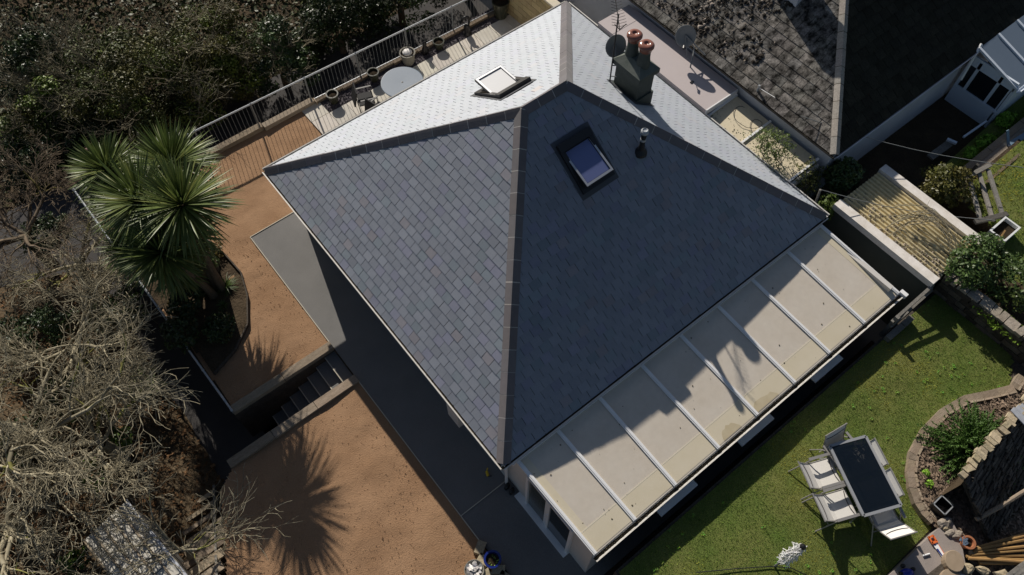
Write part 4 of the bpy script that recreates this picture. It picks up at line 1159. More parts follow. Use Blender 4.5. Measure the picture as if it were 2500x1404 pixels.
mb.obox(hc + d * .06 + Vector((0, 0, .008)), d * .022, n_ * .062, (0, 0, .014)); mb.obox(hc - d * .055 + Vector((0, 0, .008)), d * .018, n_ * .055, (0, 0, .014))
mb.obox(hc - n_ * .055 + Vector((0, 0, .008)), d * .075, n_ * .016, (0, 0, .014)); mb.obox(hc + n_ * .045 + Vector((0, 0, .008)), d * .05, n_ * .016, (0, 0, .014)); mb.build("handle", "orange", sw)
ck = T("white_stick", "short white stick lying on the flagstone left of the saw", "stick", P(2261, 1355, 1.78))
MB().tube([P(2253, 1357, 1.785), P(2270, 1352, 1.785)], .016, 8).build("stick_body", "white_paint", ck)
bt = T("power_tool", "glossy blue power tool with black knobs at the flagstone's front edge", "power tool", P(2217, 1395, 1.8))
q = P(2216, 1398, 1.86); MB().lathe((q.x, q.y, 1.77), [(.09, 0), (.105, .03), (.10, .10), (.06, .15), (.0, .165)], 16, sx=1.2, sy=.8, rot=-.6).build("tool_body", "tool_blue", bt, smooth=True)
for dx, dy in ((-.11, .06), (.04, .13), (.14, -.03)): MB().lathe((q.x + dx, q.y + dy, 1.80), [(.035, 0), (.045, .03), (.035, .08), (.0, .09)], 10).build("knob", "black_plastic", bt, smooth=True)
tp = pot("plant_pot", "terracotta pot with a pale green succulent beside the rough stones", tuple(P(2352, 1330, 1.70)), .115, .22, "terracotta_dull")
q = P(2352, 1322, 1.88); mb = MB()
for k in range(40):
    a = random.uniform(0, 6.28); r = random.uniform(.0, .075); mb.obox((q.x + r * math.cos(a), q.y + r * math.sin(a), 1.90 + random.uniform(0, .03)), (.014, .006, .006), (-.005, .012, .0), (0, 0, .008), rt(.8, 1.5))
mb.build("succulent", "table_blue", tp)
cn = T("bamboo_canes", "bundle of brown canes lying at the picture's right edge", "canes", (6.6, -7, 1.8))
for i in range(9):
    a = P(2362 + random.uniform(-5, 20), 1338 + i * 3 + random.uniform(-3, 3), 1.80 + .02 * (i % 3)); b_ = P(2520, 1296 + i * 10 + random.uniform(-4, 4), 1.84 + .02 * (i % 3))
    MB().tube([a, a.lerp(b_, .5) + Vector((0, 0, .02)), b_], .022 if i % 2 else .030, 7, tint=rt(.7, 1.2)).build("cane", "bamboo", cn)
for i in range(2): MB().tube([P(2390, 1362 + 12 * i, 1.8), P(2520, 1366 + 10 * i, 1.82)], .034, 7).build("cane", "bamboo", cn)
gbd = T("grey_boards", "weathered grey boards leaning at the picture's lower right corner", "boards", (6.4, -7.6, 1.8))
for i in range(3): MB().beam(P(2455 + 14 * i, 1410, 1.85), P(2530, 1352 + 18 * i, 1.95), .07, .03).build("board", "grey_wood", gbd)

# ---- garden table, six sling chairs
tc_ = Vector((5.50, -4.57, Z_LAWN))
ld_ = Vector((-.40, -.917, 0)).normalized(); wd_ = Vector((ld_.y, -ld_.x, 0)); wd_ = wd_ if wd_.x > 0 else -wd_
HL, HW, TZ = .72, .40, .72
tb = T("garden_table", "rectangular garden table with a dark glass top on the lawn", "table", tc_)
def tw(l, w, z): return tc_ + ld_ * l + wd_ * w + Vector((0, 0, z))
mb = MB()
for (l0, w0, l1, w1) in ((-HL, -HW, HL, -HW), (HL, -HW, HL, HW), (HL, HW, -HL, HW), (-HL, HW, -HL, -HW)):
    mb.beam(tw(l0, w0, TZ), tw(l1, w1, TZ), .055, .04)
mb.build("table_frame", "table_frame", tb)
slabq([tw(-HL + .02, -HW + .02, TZ + .012), tw(HL - .02, -HW + .02, TZ + .012), tw(HL - .02, HW - .02, TZ + .012), tw(-HL + .02, HW - .02, TZ + .012)], .006).build("glass_top", "table_glass", tb)
for l, w in ((-1, -1), (-1, 1), (1, -1), (1, 1)):
    MB().tube([tw(l * (HL - .04), w * (HW - .04), TZ - .02), tw(l * (HL - .16), w * (HW - .12), .40), tw(l * (HL - .04), w * (HW - .04), .0)], .018, 7).build("leg", "table_frame", tb)
MB().tube([tw(-HL + .16, 0, .40), tw(HL - .16, 0, .40)], .014, 6).build("stretcher", "table_frame", tb)
for s in (-1, 1): MB().tube([tw(s * (HL - .16), -HW + .12, .40), tw(s * (HL - .22), 0, .42), tw(s * (HL - .16), HW - .12, .40)], .014, 6).build("stretcher", "table_frame", tb)
MB().tube([tw(0, -HW, TZ - .03), tw(0, HW, TZ - .03)], .016, 6).build("cross_bar", "table_frame", tb)
def sling_chair(prof, seam_y, rear):
    t = T("sling_chair", "", "chair", (0, 0, 0), "sling chairs round the garden table")
    # faces +y
    mb = MB()
    for i in range(len(prof) - 1):
        (a, za), (b, zb_) = prof[i], prof[i + 1]
        n = Vector((0, -(zb_ - za), b - a)).normalized() * .006
        mb.mesh([(-.250, a, za), (.250, a, za), (.250, b, zb_), (-.250, b, zb_), (-.250, a + n.y, za + n.z), (.250, a + n.y, za + n.z), (.250, b + n.y, zb_ + n.z), (-.250, b + n.y, zb_ + n.z)], [(0, 1, 2, 3), (7, 6, 5, 4), (0, 4, 5, 1), (2, 6, 7, 3), (1, 5, 6, 2), (3, 7, 4, 0)])
    mb.build("sling", "sling", t)
    for (y0, z0, dy, dz) in seam_y:
        MB().tube([(-.235, y0, z0), (-.12, y0 + dy * .8, z0 + dz * .8), (0, y0 + dy, z0 + dz), (.12, y0 + dy * .8, z0 + dz * .8), (.235, y0, z0)], .008, 5).build("seam", "seam", t)
    for s in (-1, 1):
        MB().tube([(s * .265, a, z - .005) for a, z in prof], .014, 7).build("side_rail", "chair_frame", t)
        MB().tube([(s * .30, .25, .0), (s * .295, .22, .60)], .014, 7).build("leg", "chair_frame", t)
        MB().tube([(s * .30, rear, .0), (s * .295, -.24, .42), (s * .295, -.12, .60)], .014, 7).build("leg", "chair_frame", t)
        MB().obox((s * .30, .0, .612), (.027, 0, 0), (0, .27, .012), (0, 0, .012)).build("armrest", "chair_frame", t)
        MB().tube([(s * .265, .15, .40), (s * .295, .15, .40)], .011, 6).build("bracket", "chair_frame", t)
    MB().tube([(-.265, .24, .39), (.265, .24, .39)], .012, 6).build("cross_bar", "chair_frame", t)
    MB().tube([(-.285, prof[-1][0], prof[-1][1]), (.285, prof[-1][0], prof[-1][1])], .014, 6).build("cross_bar", "chair_frame", t)
    MB().tube([(-.29, rear * .6, .25), (.29, rear * .6, .25)], .011, 6).build("cross_bar", "chair_frame", t)
    return t
sc0 = sling_chair([(.26, .405), (.22, .43), (.05, .41), (-.15, .395), (-.24, .42), (-.36, .53), (-.48, .67), (-.585, .80)], [(.20, .437, -.035, -.003), (-.46, .655, .03, -.03)], -.52)
sc1 = sling_chair([(.26, .405), (.22, .43), (.05, .41), (-.15, .395), (-.22, .42), (-.265, .53), (-.32, .70), (-.375, .88)], [(.20, .437, -.035, -.003), (-.33, .745, .012, -.04)], -.40)
def heading(v): return math.atan2(-v.x, v.y)
seats = [
    (tw(-.30, -.60, 0), wd_, "pale sling chair on the table's house side, next to the chair at its upper end"),
    (tw(.36, -.61, 0), wd_, "pale sling chair on the table's house side, next to the chair casting the slatted shadow"),
    (tw(.68, .12, 0), -ld_, "pale sling chair at the table end facing the flagstone platform"),
    (tw(-.60, -.10, 0), (ld_ + wd_ * .25).normalized(), "pale sling chair at the table end nearest the conservatory, set askew"),
    (tw(-.33, .10, 0), -wd_, "sling chair pushed under the glass on the bed side, nearer the conservatory"),
    (tw(.30, .10, 0), -wd_, "sling chair pushed under the glass on the bed side, nearer the flagstones"),
]
for i, (q, v, lb) in enumerate(seats):
    pr_ = sc1 if i >= 3 else sc0
    if i in (0, 3): o = pr_; o.location = q; o.rotation_euler = (0, 0, heading(v)); o["label"] = lb
    else: o = copy_thing(pr_, q, heading(v), lb)

# ---- folded rotary clothes airer
ra = T("rotary_airer", "folded white rotary clothes airer standing in the lawn", "clothes airer", (3.06, -4.67, Z_LAWN))
MB().tube([(3.06, -4.67, Z_LAWN - .1), (3.07, -4.67, 3.28)], .020, 8).build("pole", "galv_dull", ra)
random.seed(2)
for i in range(8):
    a = i * .785
    mb = MB(); mb.tube([(3.07 + .03 * math.cos(a), -4.67 + .03 * math.sin(a), 3.25), (3.07 + .09 * math.cos(a), -4.67 + .09 * math.sin(a), 2.6), (3.07 + .06 * math.cos(a), -4.67 + .06 * math.sin(a), 2.05)], .011, 5); mb.build("arm", "airer_white", ra)
mb = MB()
for i in range(90):
    a = random.uniform(0, 6.28); z = random.uniform(2.15, 3.2); r = random.uniform(.08, .17); b_ = a + random.uniform(-.5, .5)
    mb.tube([(3.07 + .06 * math.cos(a), -4.67 + .06 * math.sin(a), z + .08), (3.07 + r * math.cos(b_), -4.67 + r * math.sin(b_), z - random.uniform(0, .12)), (3.07 + .07 * math.cos(a + .9), -4.67 + .07 * math.sin(a + .9), z - .05)], .0075, 4, tint=rt(.8, 1.05))
mb.build("washing_line", "airer_white", ra)
MB().lathe((3.07, -4.67, 3.24), [(.05, 0), (.06, .03), (.04, .07), (.0, .08)], 10).build("hub", "black_plastic", ra)
hz = T("garden_hose", "thin dark cable lying on the lawn behind the clothes airer", "cable", (2.6, -4.8, Z_LAWN))
MB().tube([P(1700, 1398, 1.6), P(1800, 1388, 1.6), P(1880, 1383, 1.6), P(1930, 1386, 1.6), P(1985, 1412, 1.6)], .010, 5).build("cable_run", "black_plastic", hz)

# ---- boundary at the lawn's far end
bf = T("rail_fence", "weathered rail and sleeper at the end of the lawn beside the outhouse", "fence", (9.9, -2.74, Z_LAWN))
MB().beam((8.95, -2.72, 1.95), (10.35, -2.72, 2.12), .07, .05).build("rail", "grey_wood", bf)
MB().beam((8.95, -2.78, 1.80), (10.35, -2.78, 1.95), .05, .04).build("rail", "grey_wood", bf)
for x in (9.05, 10.25): MB().box(x - .04, -2.78, 1.2, x + .04, -2.69, 2.1).build("post", "grey_wood", bf)
for i, (xa, xb2) in enumerate(((8.75, 9.28), (9.30, 9.62))): MB().box(xa, -2.98, 1.50, xb2, -2.84, 1.70, rt()).build("sleeper", "grey_wood", bf)
sw_ = T("stone_wall", "old dry stone boundary wall with a pale top in front of the big shrubs", "wall", (10.75, -4, Z_LAWN))
random.seed(15)
MB().box(10.72, -7.2, 1.2, 10.95, -2.75, 2.12).build("wall_core", "stone_dark", sw_)
for j in range(4):
    y = -2.76
    while y > -6.8:
        L = random.uniform(.16, .38); z = 1.50 + .165 * j
        mb = MB(); mb.obox((10.72, y - L / 2, z + .08), (.035 + random.uniform(0, .02), random.uniform(-.01, .01), 0), (0, L / 2 * .94, 0), (0, random.uniform(-.006, .006), .075), rt(.6, 1.6)); mb.build("stone", "stone_dark", sw_); y -= L
y = -2.76
while y > -6.8:
    L = random.uniform(.14, .3)
    mb = MB(); mb.obox((10.83 + random.uniform(-.02, .02), y - L / 2, 2.16 + random.uniform(-.03, .03)), (.14, random.uniform(-.03, .03), 0), (0, L / 2 * .93, 0), (0, 0, .045), rt(.7, 1.2)); mb.build("coping_stone", "stone", sw_); y -= L

# ---- the neighbour's yard
rb_ = T("raised_bed", "long raised bed of railway sleepers filled with gravel in the neighbour's yard", "raised bed", (16, -1.2, 1.5))
for i in range(4): MB().box(13.9 + 1.5 * i, -1.16, 1.0, 15.38 + 1.5 * i, -.98, 1.62, rt()).build("sleeper", "sleeper", rb_)
for i in range(4): MB().box(14.2 + 1.5 * i, -1.72, 1.0, 15.68 + 1.5 * i, -1.64, 1.78, rt(.5, .7)).build("board", "sleeper", rb_)
MB().box(13.95, -1.64, 1.0, 20, -1.16, 1.60).build("gravel_fill", "stone", rb_)
bp_ = T("broken_fence", "broken length of fence in grey timber rails leaning beside the russet shrub", "fence", (13.6, -1.9, 1.8))
for (xa, ya, xb2, yb2, z) in ((14.35, -1.50, 13.40, -2.62, 2.0), (14.10, -1.42, 13.15, -2.50, 1.98), (13.75, -1.40, 12.95, -2.30, 1.96)): MB().beam((xa, ya, z), (xb2, yb2, z - .05), .10, .05, tint=rt(1, 1.3)).build("rail", "grey_wood", bp_)
MB().beam((14.5, -1.45, 2.03), (13.6, -1.30, 2.03), .11, .06).build("end_rail", "grey_wood", bp_)
MB().beam((13.55, -2.60, 1.98), (12.75, -2.25, 1.96), .12, .07, tint=(.5, .5, .5)).build("end_rail", "grey_wood", bp_)
MB().beam((13.95, -1.25, 1.5), (13.9, -1.3, 2.35), .07, .07, up=(1, 0, 0), tint=(.4, .4, .4)).build("post", "grey_wood", bp_)
tr_ = T("planting_trough", "white glazed sink planter full of earth beside the outhouse", "planter", (13.0, -2.8, 1.75))
x0, x1, y0, y1, z0, z1 = 12.70, 13.36, -3.05, -2.62, 1.6, 2.08
mb = MB(); t_ = .045
mb.box(x0, y0, z0, x1, y0 + t_, z1); mb.box(x0, y1 - t_, z0, x1, y1, z1); mb.box(x0, y0 + t_, z0, x0 + t_, y1 - t_, z1); mb.box(x1 - t_, y0 + t_, z0, x1, y1 - t_, z1); mb.build("trough_body", "ivory_trough", tr_)
MB().box(x0 + t_, y0 + t_, z0, x1 - t_, y1 - t_, z1 - .10).build("soil_fill", "compost", tr_)
MB().beam((12.45, -2.98, 2.0), (12.95, -2.86, 2.12), .035, .02).build("lath", "bamboo", tr_)
pk = T("paling_planks", "short row of weathered planks standing in the neighbour's dark yard", "planks", (14.4, -.2, 1.1))
MB().beam(P(2270, 385, 1.35), P(2318, 350, 1.35), .20, .05).build("plank", "grey_wood", pk)
MB().beam(P(2312, 340, 1.5), P(2335, 350, 1.5), .08, .06).build("plank", "sash_paint", pk)
MB().beam(P(2352, 335, 1.5), P(2408, 296, 1.5), .05, .05).build("rail", "sash_paint", pk)
bc = T("blue_trestle", "small blue folding metal stand on the raised bed", "stand", P(2475, 345, 1.7))
MB().beam(P(2462, 355, 1.62), P(2460, 318, 1.95), .09, .02).build("panel", "blue_steel", bc)
MB().beam(P(2466, 353, 1.64), P(2512, 325, 1.85), .16, .02).build("panel", "blue_steel", bc)
MB().beam(P(2458, 352, 1.63), P(2478, 364, 1.63), .05, .03).build("foot_bar", "sash_paint", bc)

# ---- at the foot of the bungalow
ys = T("hand_sprayer", "small yellow hand sprayer lying on the dark path by the downpipe", "sprayer", P(1190, 1157, .05))
q = P(1190, 1157, .06); MB().tube([q - Vector((.02, .05, 0)), q + Vector((.02, .06, 0))], .032, 8).build("bottle", "yellow", ys); MB().tube([q + Vector((.02, .06, 0)), q + Vector((.09, .10, .02))], .012, 6).build("nozzle", "yellow", ys)
MB().tube([q - Vector((.02, .05, 0)), q - Vector((-.05, .10, 0))], .008, 6).build("trigger", "black_plastic", ys)
bo = T("old_boots", "pair of dark boots by the conservatory's door step", "boots", P(1243, 1198, .0))
for dx in (0, .13):
    q = P(1238 + dx * 90, 1190 + dx * 90, .0); MB().lathe((q.x, q.y, 0), [(.05, 0), (.055, .05), (.05, .16), (.0, .17)], 10, sx=1.6, sy=.9, rot=.3).build("boot", "black_plastic", bo, smooth=True)
bpot = pot("plant_pot", "glossy blue pot with green shoots at the end of the bare plot", tuple(P(1203, 1372, .10)), .165, .30, "pot_blue", rim=.025)
q = P(1203, 1366, .38); mb = MB()
for k in range(16):
    a = random.uniform(0, 6.28); l = random.uniform(.06, .14); o = Vector((q.x + .02 * math.cos(a), q.y - .04 + .02 * math.sin(a), .30))
    e_ = o + Vector((l * math.cos(a), l * math.sin(a), random.uniform(.06, .12))); s = Vector((-math.sin(a), math.cos(a), 0)) * .014
    mb.mesh([o - s, o + s, e_], [(0, 1, 2)], rt(1.5, 2.6))
mb.build("shoots", "grass", bpot)
eb = T("stone_edging", "broken tan stone blocks at the end of the bare plot beside the blue pot", "stones", P(1190, 1370, 0))
for i, (px, py, r) in enumerate(((1172, 1338, .14), (1180, 1368, .13), (1216, 1392, .14), (1232, 1410, .13), (1150, 1408, .13), (1190, 1408, .14))):
    q = P(px, py, .06); a = random.uniform(0, 3)
    mb = MB(); mb.obox((q.x, q.y, .05), (r * math.cos(a), r * math.sin(a), 0), (-r * .7 * math.sin(a), r * .7 * math.cos(a), 0), (.01, 0, .06), rt()); mb.build("stone", "stone_warm", eb)
sd = T("shell_dish", "pale ceramic dish of broken shells by the blue pot", "dish", P(1158, 1392, .05))
q = P(1158, 1392, .12); MB().lathe((q.x, q.y, .06), [(.10, 0), (.17, .03), (.215, .10), (.20, .10), (.15, .04), (.0, .03)], 20).build("dish_body", "pot_grey", sd)
mb = MB()
for k in range(34):
    a = random.uniform(0, 6.28); r = random.uniform(0, .16); b_ = random.uniform(0, 3)
    mb.obox((q.x + r * math.cos(a), q.y + r * math.sin(a), .12 + random.uniform(0, .05)), (.045 * math.cos(b_), .045 * math.sin(b_), random.uniform(-.02, .02)), (-.03 * math.sin(b_), .03 * math.cos(b_), .01), (0, 0, .008), rt(.5, 1.25))
mb.build("shells", "white_stone", sd)

# ================================================================== plants
def crown(parent, name, c, r, n, leaf, m, seed=0, lump=.45, tone=(1, 1, 1), aspect=.5, inner=.45, flat=1.0, tones2=None, lo=-.35, up=.6, nl=2.2):
    """leaf-sized faces through a lumpy crown; c centre, r radii"""
    g = np.random.default_rng(1000 + seed)
    d = g.normal(size=(n * 2, 3)); d /= np.linalg.norm(d, axis=1)[:, None]
    d = d[d[:, 2] > lo][:n]; n = len(d)
    lumpv = fbm(d[:, 0] * nl + seed * 3.1, d[:, 1] * nl + d[:, 2] * 1.7 + seed, seed, 3)
    k = 1 + lump * (lumpv - .47) * 2
    q = g.uniform(inner ** 3, 1, n) ** (1 / 3.) * k
    gap = fbm(d[:, 0] * 4 + seed, d[:, 1] * 4 - d[:, 2] * 3, seed + 9, 2)
    keep = g.uniform(0, 1, n) < np.clip((gap - .22) * 4.0, .12, 1)
    d, q, lumpv = d[keep], q[keep], lumpv[keep]; n = len(d)
    pos = np.array(c) + d * q[:, None] * np.array(r)
    nr = d * .8 + g.normal(size=(n, 3)) * .75 + np.array([0, 0, up]); nr /= np.linalg.norm(nr, axis=1)[:, None]
    t = np.cross(nr, g.normal(size=(n, 3))); t /= np.linalg.norm(t, axis=1)[:, None] + 1e-9
    b = np.cross(nr, t)
    s = leaf * g.uniform(.55, 1.4, n)[:, None]
    V = np.stack([pos - t * s, pos + b * s * aspect - nr * s * .15, pos + t * s, pos - b * s * aspect - nr * s * .15], 1)
    tn = np.array(tone) * g.uniform(.6, 1.45, (n, 1))
    if tones2 is not None:
        w = np.clip((fbm(pos[:, 0] * 1.1 + seed, pos[:, 1] * 1.1, seed + 3) - .45) * 6, 0, 1)[:, None]
        tn = tn * (1 - w) + np.array(tones2) * g.uniform(.6, 1.45, (n, 1)) * w
    return np_obj(name, V.reshape(-1, 3), np.arange(4 * n).reshape(-1, 4), tn, m, parent)

def tubes(name, segs, m, parent, tint_r=(.7, 1.3), sides=4, tints=None):
    """segs rows: x0 y0 z0 x1 y1 z1 r0 r1"""
    S = np.asarray(segs, float); n = len(S)
    a, b = S[:, :3], S[:, 3:6]
    d = b - a; d /= np.linalg.norm(d, axis=1)[:, None] + 1e-9
    u = np.cross(d, np.array([.13, .31, .94])); u /= np.linalg.norm(u, axis=1)[:, None] + 1e-9
    w = np.cross(d, u)
    V = np.zeros((n, 2 * sides, 3))
    for k in range(sides):
        an = 2 * math.pi * k / sides
        o = u * math.cos(an) + w * math.sin(an)
        V[:, k] = a + o * S[:, 6:7]; V[:, sides + k] = b + o * S[:, 7:8]
    f = np.array([[k, (k + 1) % sides, sides + (k + 1) % sides, sides + k] for k in range(sides)])
    F = (np.arange(n)[:, None, None] * 2 * sides + f[None]).reshape(-1, 4)
    t = (RNG.uniform(*tint_r, (n, 1)) * np.ones((1, 3))) if tints is None else np.asarray(tints)
    return np_obj(name, V.reshape(-1, 3), F, np.repeat(t, sides, 0), m, parent)

def grow(segs, p, d, L, r, lev, rnd, spread=.75, rise=.10, flat=.0, twig=.0035, crook=.26):
    n = 4 if lev > 1 else 3
    for i in range(n):
        d = (d + Vector((rnd.gauss(0, crook), rnd.gauss(0, crook), rnd.gauss(0, crook * .7) + rise))).normalized()
        if flat and d.z > flat: d.z *= .55; d.normalize()
        q = p + d * (L / n)
        r2 = max(twig, r * (1 - .5 / n))
        segs.append((*p, *q, r, r2))
        p, r = q, r2
        if lev > 0 and (i >= 1 or rnd.random() < .5):
            ax = Vector((rnd.gauss(0, 1), rnd.gauss(0, 1), rnd.gauss(0, .6))).normalized()
            e = (d + ax * spread * rnd.uniform(.7, 1.3)).normalized()
            grow(segs, p, e, L * rnd.uniform(.50, .78), max(twig, r * rnd.uniform(.45, .65)), lev - 1, rnd, spread, rise, flat, twig, crook)
    if lev > 0:
        grow(segs, p, d, L * rnd.uniform(.6, .8), max(twig, r * .8), lev - 1, rnd, spread, rise, flat, twig, crook)

# ---- the cabbage palm with its five heads
pal = T("cabbage_palm", "tall cabbage palm with a cluster of spiky green heads by the sloping railing", "palm", (-2.6, 9.4, 0))
heads = [(262, 416, 2.95, .92, 1), (342, 492, 3.35, 1.18, 2), (445, 500, 3.60, 1.24, 3), (394, 618, 2.75, .98, 4), (420, 402, 3.05, 1.12, 5),
         (452, 575, 2.10, .85, 6), (385, 560, 1.75, .90, 7), (335, 600, 1.65, .85, 8), (430, 655, 1.25, .75, 9), (300, 478, 2.25, .95, 10)]
base = Vector((-2.45, 8.9, -.05))
for px, py, z, R_, sd_ in heads:
    h = P(px, py, z); g = np.random.default_rng(sd_ * 17)
    foot = base + Vector(((h.x - base.x) * .30, (h.y - base.y) * .35, 0))
    pts = []
    for s in range(9):
        t = s / 8; q = foot.lerp(h, t); k = t * t
        pts.append(Vector((foot.x + (h.x - foot.x) * (k * .6 + t * .4), foot.y + (h.y - foot.y) * (k * .6 + t * .4), q.z)))
    MB().tube(pts, [.13, .10, .085, .08, .075, .075, .075, .07, .06], 9).build("trunk", "palm_trunk", pal)
    n = 380; V = []; F = []; TT = []
    for i in range(n):
        az = i * 2.39996 + g.normal(0, .15)
        u_ = (i + .5) / n
        el = math.asin(max(-.99, min(.99, .98 - 1.55 * u_))) + g.normal(0, .10)
        L = R_ * g.uniform(.82, 1.10) * (1.0 if el > -.2 else .9); w = .021 * g.uniform(.8, 1.2)
        d0 = Vector((math.cos(az) * math.cos(el), math.sin(az) * math.cos(el), math.sin(el)))
        side = d0.cross(Vector((0, 0, 1)))
        if side.length < .05: side = Vector((1, 0, 0))
        side.normalize()
        droop = g.uniform(.05, .30) * (1.1 - max(0, math.sin(el)))
        b0 = len(V); K = 5
        tone = g.uniform(.65, 1.5)
        tt = (tone, tone, tone * .9)
        if el < -.35: tt = (tone * 1.25, tone * 1.0, tone * .8)
        if g.random() < .10: tt = (tone * 1.9, tone * 1.6, tone * 1.5)
        for s in range(K):
            t = s / (K - 1)
            p = h + d0 * (.05 + L * t) - Vector((0, 0, droop * L * t * t))
            ww = w * (.75 + .9 * t) * (1 if t < .45 else max(.03, 1 - ((t - .45) / .55) ** 1.3)) 
            nn = side.cross(d0)
            V += [p - side * ww, p - nn * ww * .35, p + side * ww]
        for s in range(K - 1):
            o = b0 + 3 * s
            F += [(o, o + 1, o + 4, o + 3), (o + 1, o + 2, o + 5, o + 4)]; TT += [tt, tt]
    np_obj("leaf_head", np.array([tuple(v) for v in V]), np.array(F), np.array(TT), "leaf_palm", pal)

# ---- planted bed under the palm
bedp = [(-3.95, 12.2), (-2.2, 11.4), (-1.95, 10.4), (-1.80, 9.6), (-1.75, 8.9), (-1.95, 8.2), (-2.35, 7.45), (-2.95, 7.0), (-3.65, 6.75), (-3.75, 8.0), (-3.9, 10)]
grid_sheet("planted_bed", bedp, .035, .07, "earth", .05, 2.5, seed=71)
el_ = T("lawn_edging", "dark curved edging strip between the palm bed and the bare soil", "edging", (-2, 9, 0))
mb = MB()
for i in range(1, 8): mb.beam((*bedp[i], .05), (*bedp[i + 1], .05), .035, .11)
mb.build("strip", "stone_dark", el_)
def shrub(name, label, px, py, z, r, n, leaf, m, seed, ground=None, group=None, stem=True, **kw):
    q = P(px, py, z)
    gz = ground if ground is not None else z - r[2]
    t = T(name, label, "shrub" if name != "tree" else "tree", (q.x, q.y, gz), group)
    crown(t, "crown", (q.x, q.y, z), r, n, leaf, m, seed, **kw)
    if stem:
        sg = []; rnd = random.Random(seed)
        for k in range(5):
            a = rnd.uniform(0, 6.28); e = Vector((q.x + r[0] * .6 * math.cos(a), q.y + r[1] * .6 * math.sin(a), z + r[2] * .5))
            o = Vector((q.x, q.y, gz - .05)); md = o.lerp(e, .5) + Vector((0, 0, .1))
            sg += [(*o, *md, .035, .022), (*md, *e, .022, .006)]
        tubes("trunk", sg, "bark_dark", t)
    return t
shrub("shrub", "small pale leaved shrub beside the palm trunk in the planted bed", 505, 640, .45, (.30, .30, .28), 700, .045, "leaf", 101, ground=0, tone=(1.5, 1.5, 1.7))
shrub("shrub", "yellow green variegated plant below the pale leaved shrub in the palm bed", 492, 668, .28, (.16, .16, .16), 260, .04, "leaf", 102, ground=0, tone=(2.6, 2.4, 1.0))
shrub("shrub", "low russet heather near the curved edging of the palm bed", 520, 612, .18, (.35, .30, .14), 700, .03, "leaf", 103, ground=0, tone=(2.0, 1.1, .7))
shrub("shrub", "dark bushy shrub at the foot of the palm trunks", 452, 735, .45, (.48, .45, .42), 2200, .05, "leaf_gloss", 105, ground=0, tone=(.9, 1.0, .8))
shrub("shrub", "dark low shrub against the curved edging below the palm", 535, 800, .30, (.42, .40, .30), 1800, .05, "leaf_gloss", 106, ground=0, tone=(.9, 1.0, .8))
shrub("shrub", "dark shrub beside the sloping railing under the palm", 440, 810, .40, (.45, .50, .38), 2000, .05, "leaf_gloss", 107, ground=0, tone=(.8, .9, .7))
shrub("shrub", "low dark heather on the shaded side of the palm bed", 440, 740, .20, (.32, .34, .18), 700, .03, "leaf", 104, ground=0, tone=(1.6, 1.0, .8))
def spiky(label, px, py, z, R_, n, seed, tone=(1, 1, 1)):
    q = P(px, py, z); t = T("spiky_plant", label, "plant", q); g = np.random.default_rng(seed); V = []; F = []; TT = []
    for i in range(n):
        az = g.uniform(0, 6.28); el = g.uniform(.15, 1.3); L = R_ * g.uniform(.7, 1.1); b0 = len(V)
        d0 = Vector((math.cos(az) * math.cos(el), math.sin(az) * math.cos(el), math.sin(el))); sd = Vector((-math.sin(az), math.cos(az), 0)); dr = g.uniform(.2, .6)
        for s in range(4):
            tt = s / 3; p = q + d0 * L * tt - Vector((0, 0, dr * L * tt * tt)); w = .012 * (1 - tt * .9)
            V += [p - sd * w, p + sd * w]
        k = g.uniform(.6, 1.5)
        for s in range(3): F.append((b0 + 2 * s, b0 + 2 * s + 1, b0 + 2 * s + 3, b0 + 2 * s + 2)); TT.append(tuple(c * k for c in tone))
    np_obj("leaf_head", np.array([tuple(v) for v in V]), np.array(F), np.array(TT), "leaf", t)
    return t
spiky("arching grassy clump on the curved edge of the palm bed", 552, 700, .05, .45, 120, 5, (1.0, 1.2, .7))
spiky("small pale spiky rosette at the lower edge of the palm bed", 545, 745, .05, .25, 60, 6, (1.7, 1.7, 1.6))

# ---- back garden shrubs
cf = T("conifer_bush", "dense dark green spreading conifer in the wood chip bed", "conifer", (7.9, -5.6, Z_LAWN))
g = np.random.default_rng(4); q0 = P(2378, 1100, 1.75); sg = []; tn = []
for i in range(620):
    a = g.uniform(0, 6.28); el = g.uniform(-.05, 1.45); L = g.uniform(.65, 1.10) * (1.1 - .40 * math.sin(el))
    d = Vector((math.cos(a) * math.cos(el), math.sin(a) * math.cos(el), math.sin(el)))
    for s in range(16):
        t = .25 + .75 * s / 15; p = q0 + d * L * t + Vector((0, 0, -.12 * t * t))
        for k in range(3):
            e = (d + Vector(g.normal(0, .55, 3))).normalized(); l = g.uniform(.03, .085)
            sg.append((*p, *(p + e * l), .012, .005)); kk = g.uniform(.8, 2.1) * (.9 + .5 * t); tn.append((kk * .95, kk * 1.25, kk * .9))
tubes("crown", sg, "leaf", cf, sides=3, tints=tn)
tubes("trunk", [(q0.x, q0.y, Z_LAWN, q0.x, q0.y, q0.z + .2, .05, .03)], "bark_dark", cf)
for i, (px, py) in enumerate(((2262, 1155), (2270, 1180))):
    shrub("herb_plant", ("upper" if i == 0 else "lower") + " of two small bright green herb tufts in the wood chips", px, py, 1.74, (.085, .085, .08), 160, .026, "grass", 120 + i, ground=1.64, stem=False, tone=(1.8, 1.9, 1.2))["category"] = "plant"
shrub("shrub", "russet brown rounded shrub beyond the outhouse roof", 2312, 455, 2.0, (.68, .62, .55), 4200, .045, "leaf", 130, ground=1.3, tone=(2.0, 1.25, .85), tones2=(1.5, 1.2, .7))
shrub("shrub", "big green shrub spilling over the outhouse corner and the stone wall", 2385, 640, 2.35, (.85, .60, .50), 5200, .042, "leaf", 131, ground=1.7, tone=(1.25, 1.5, 1.2))
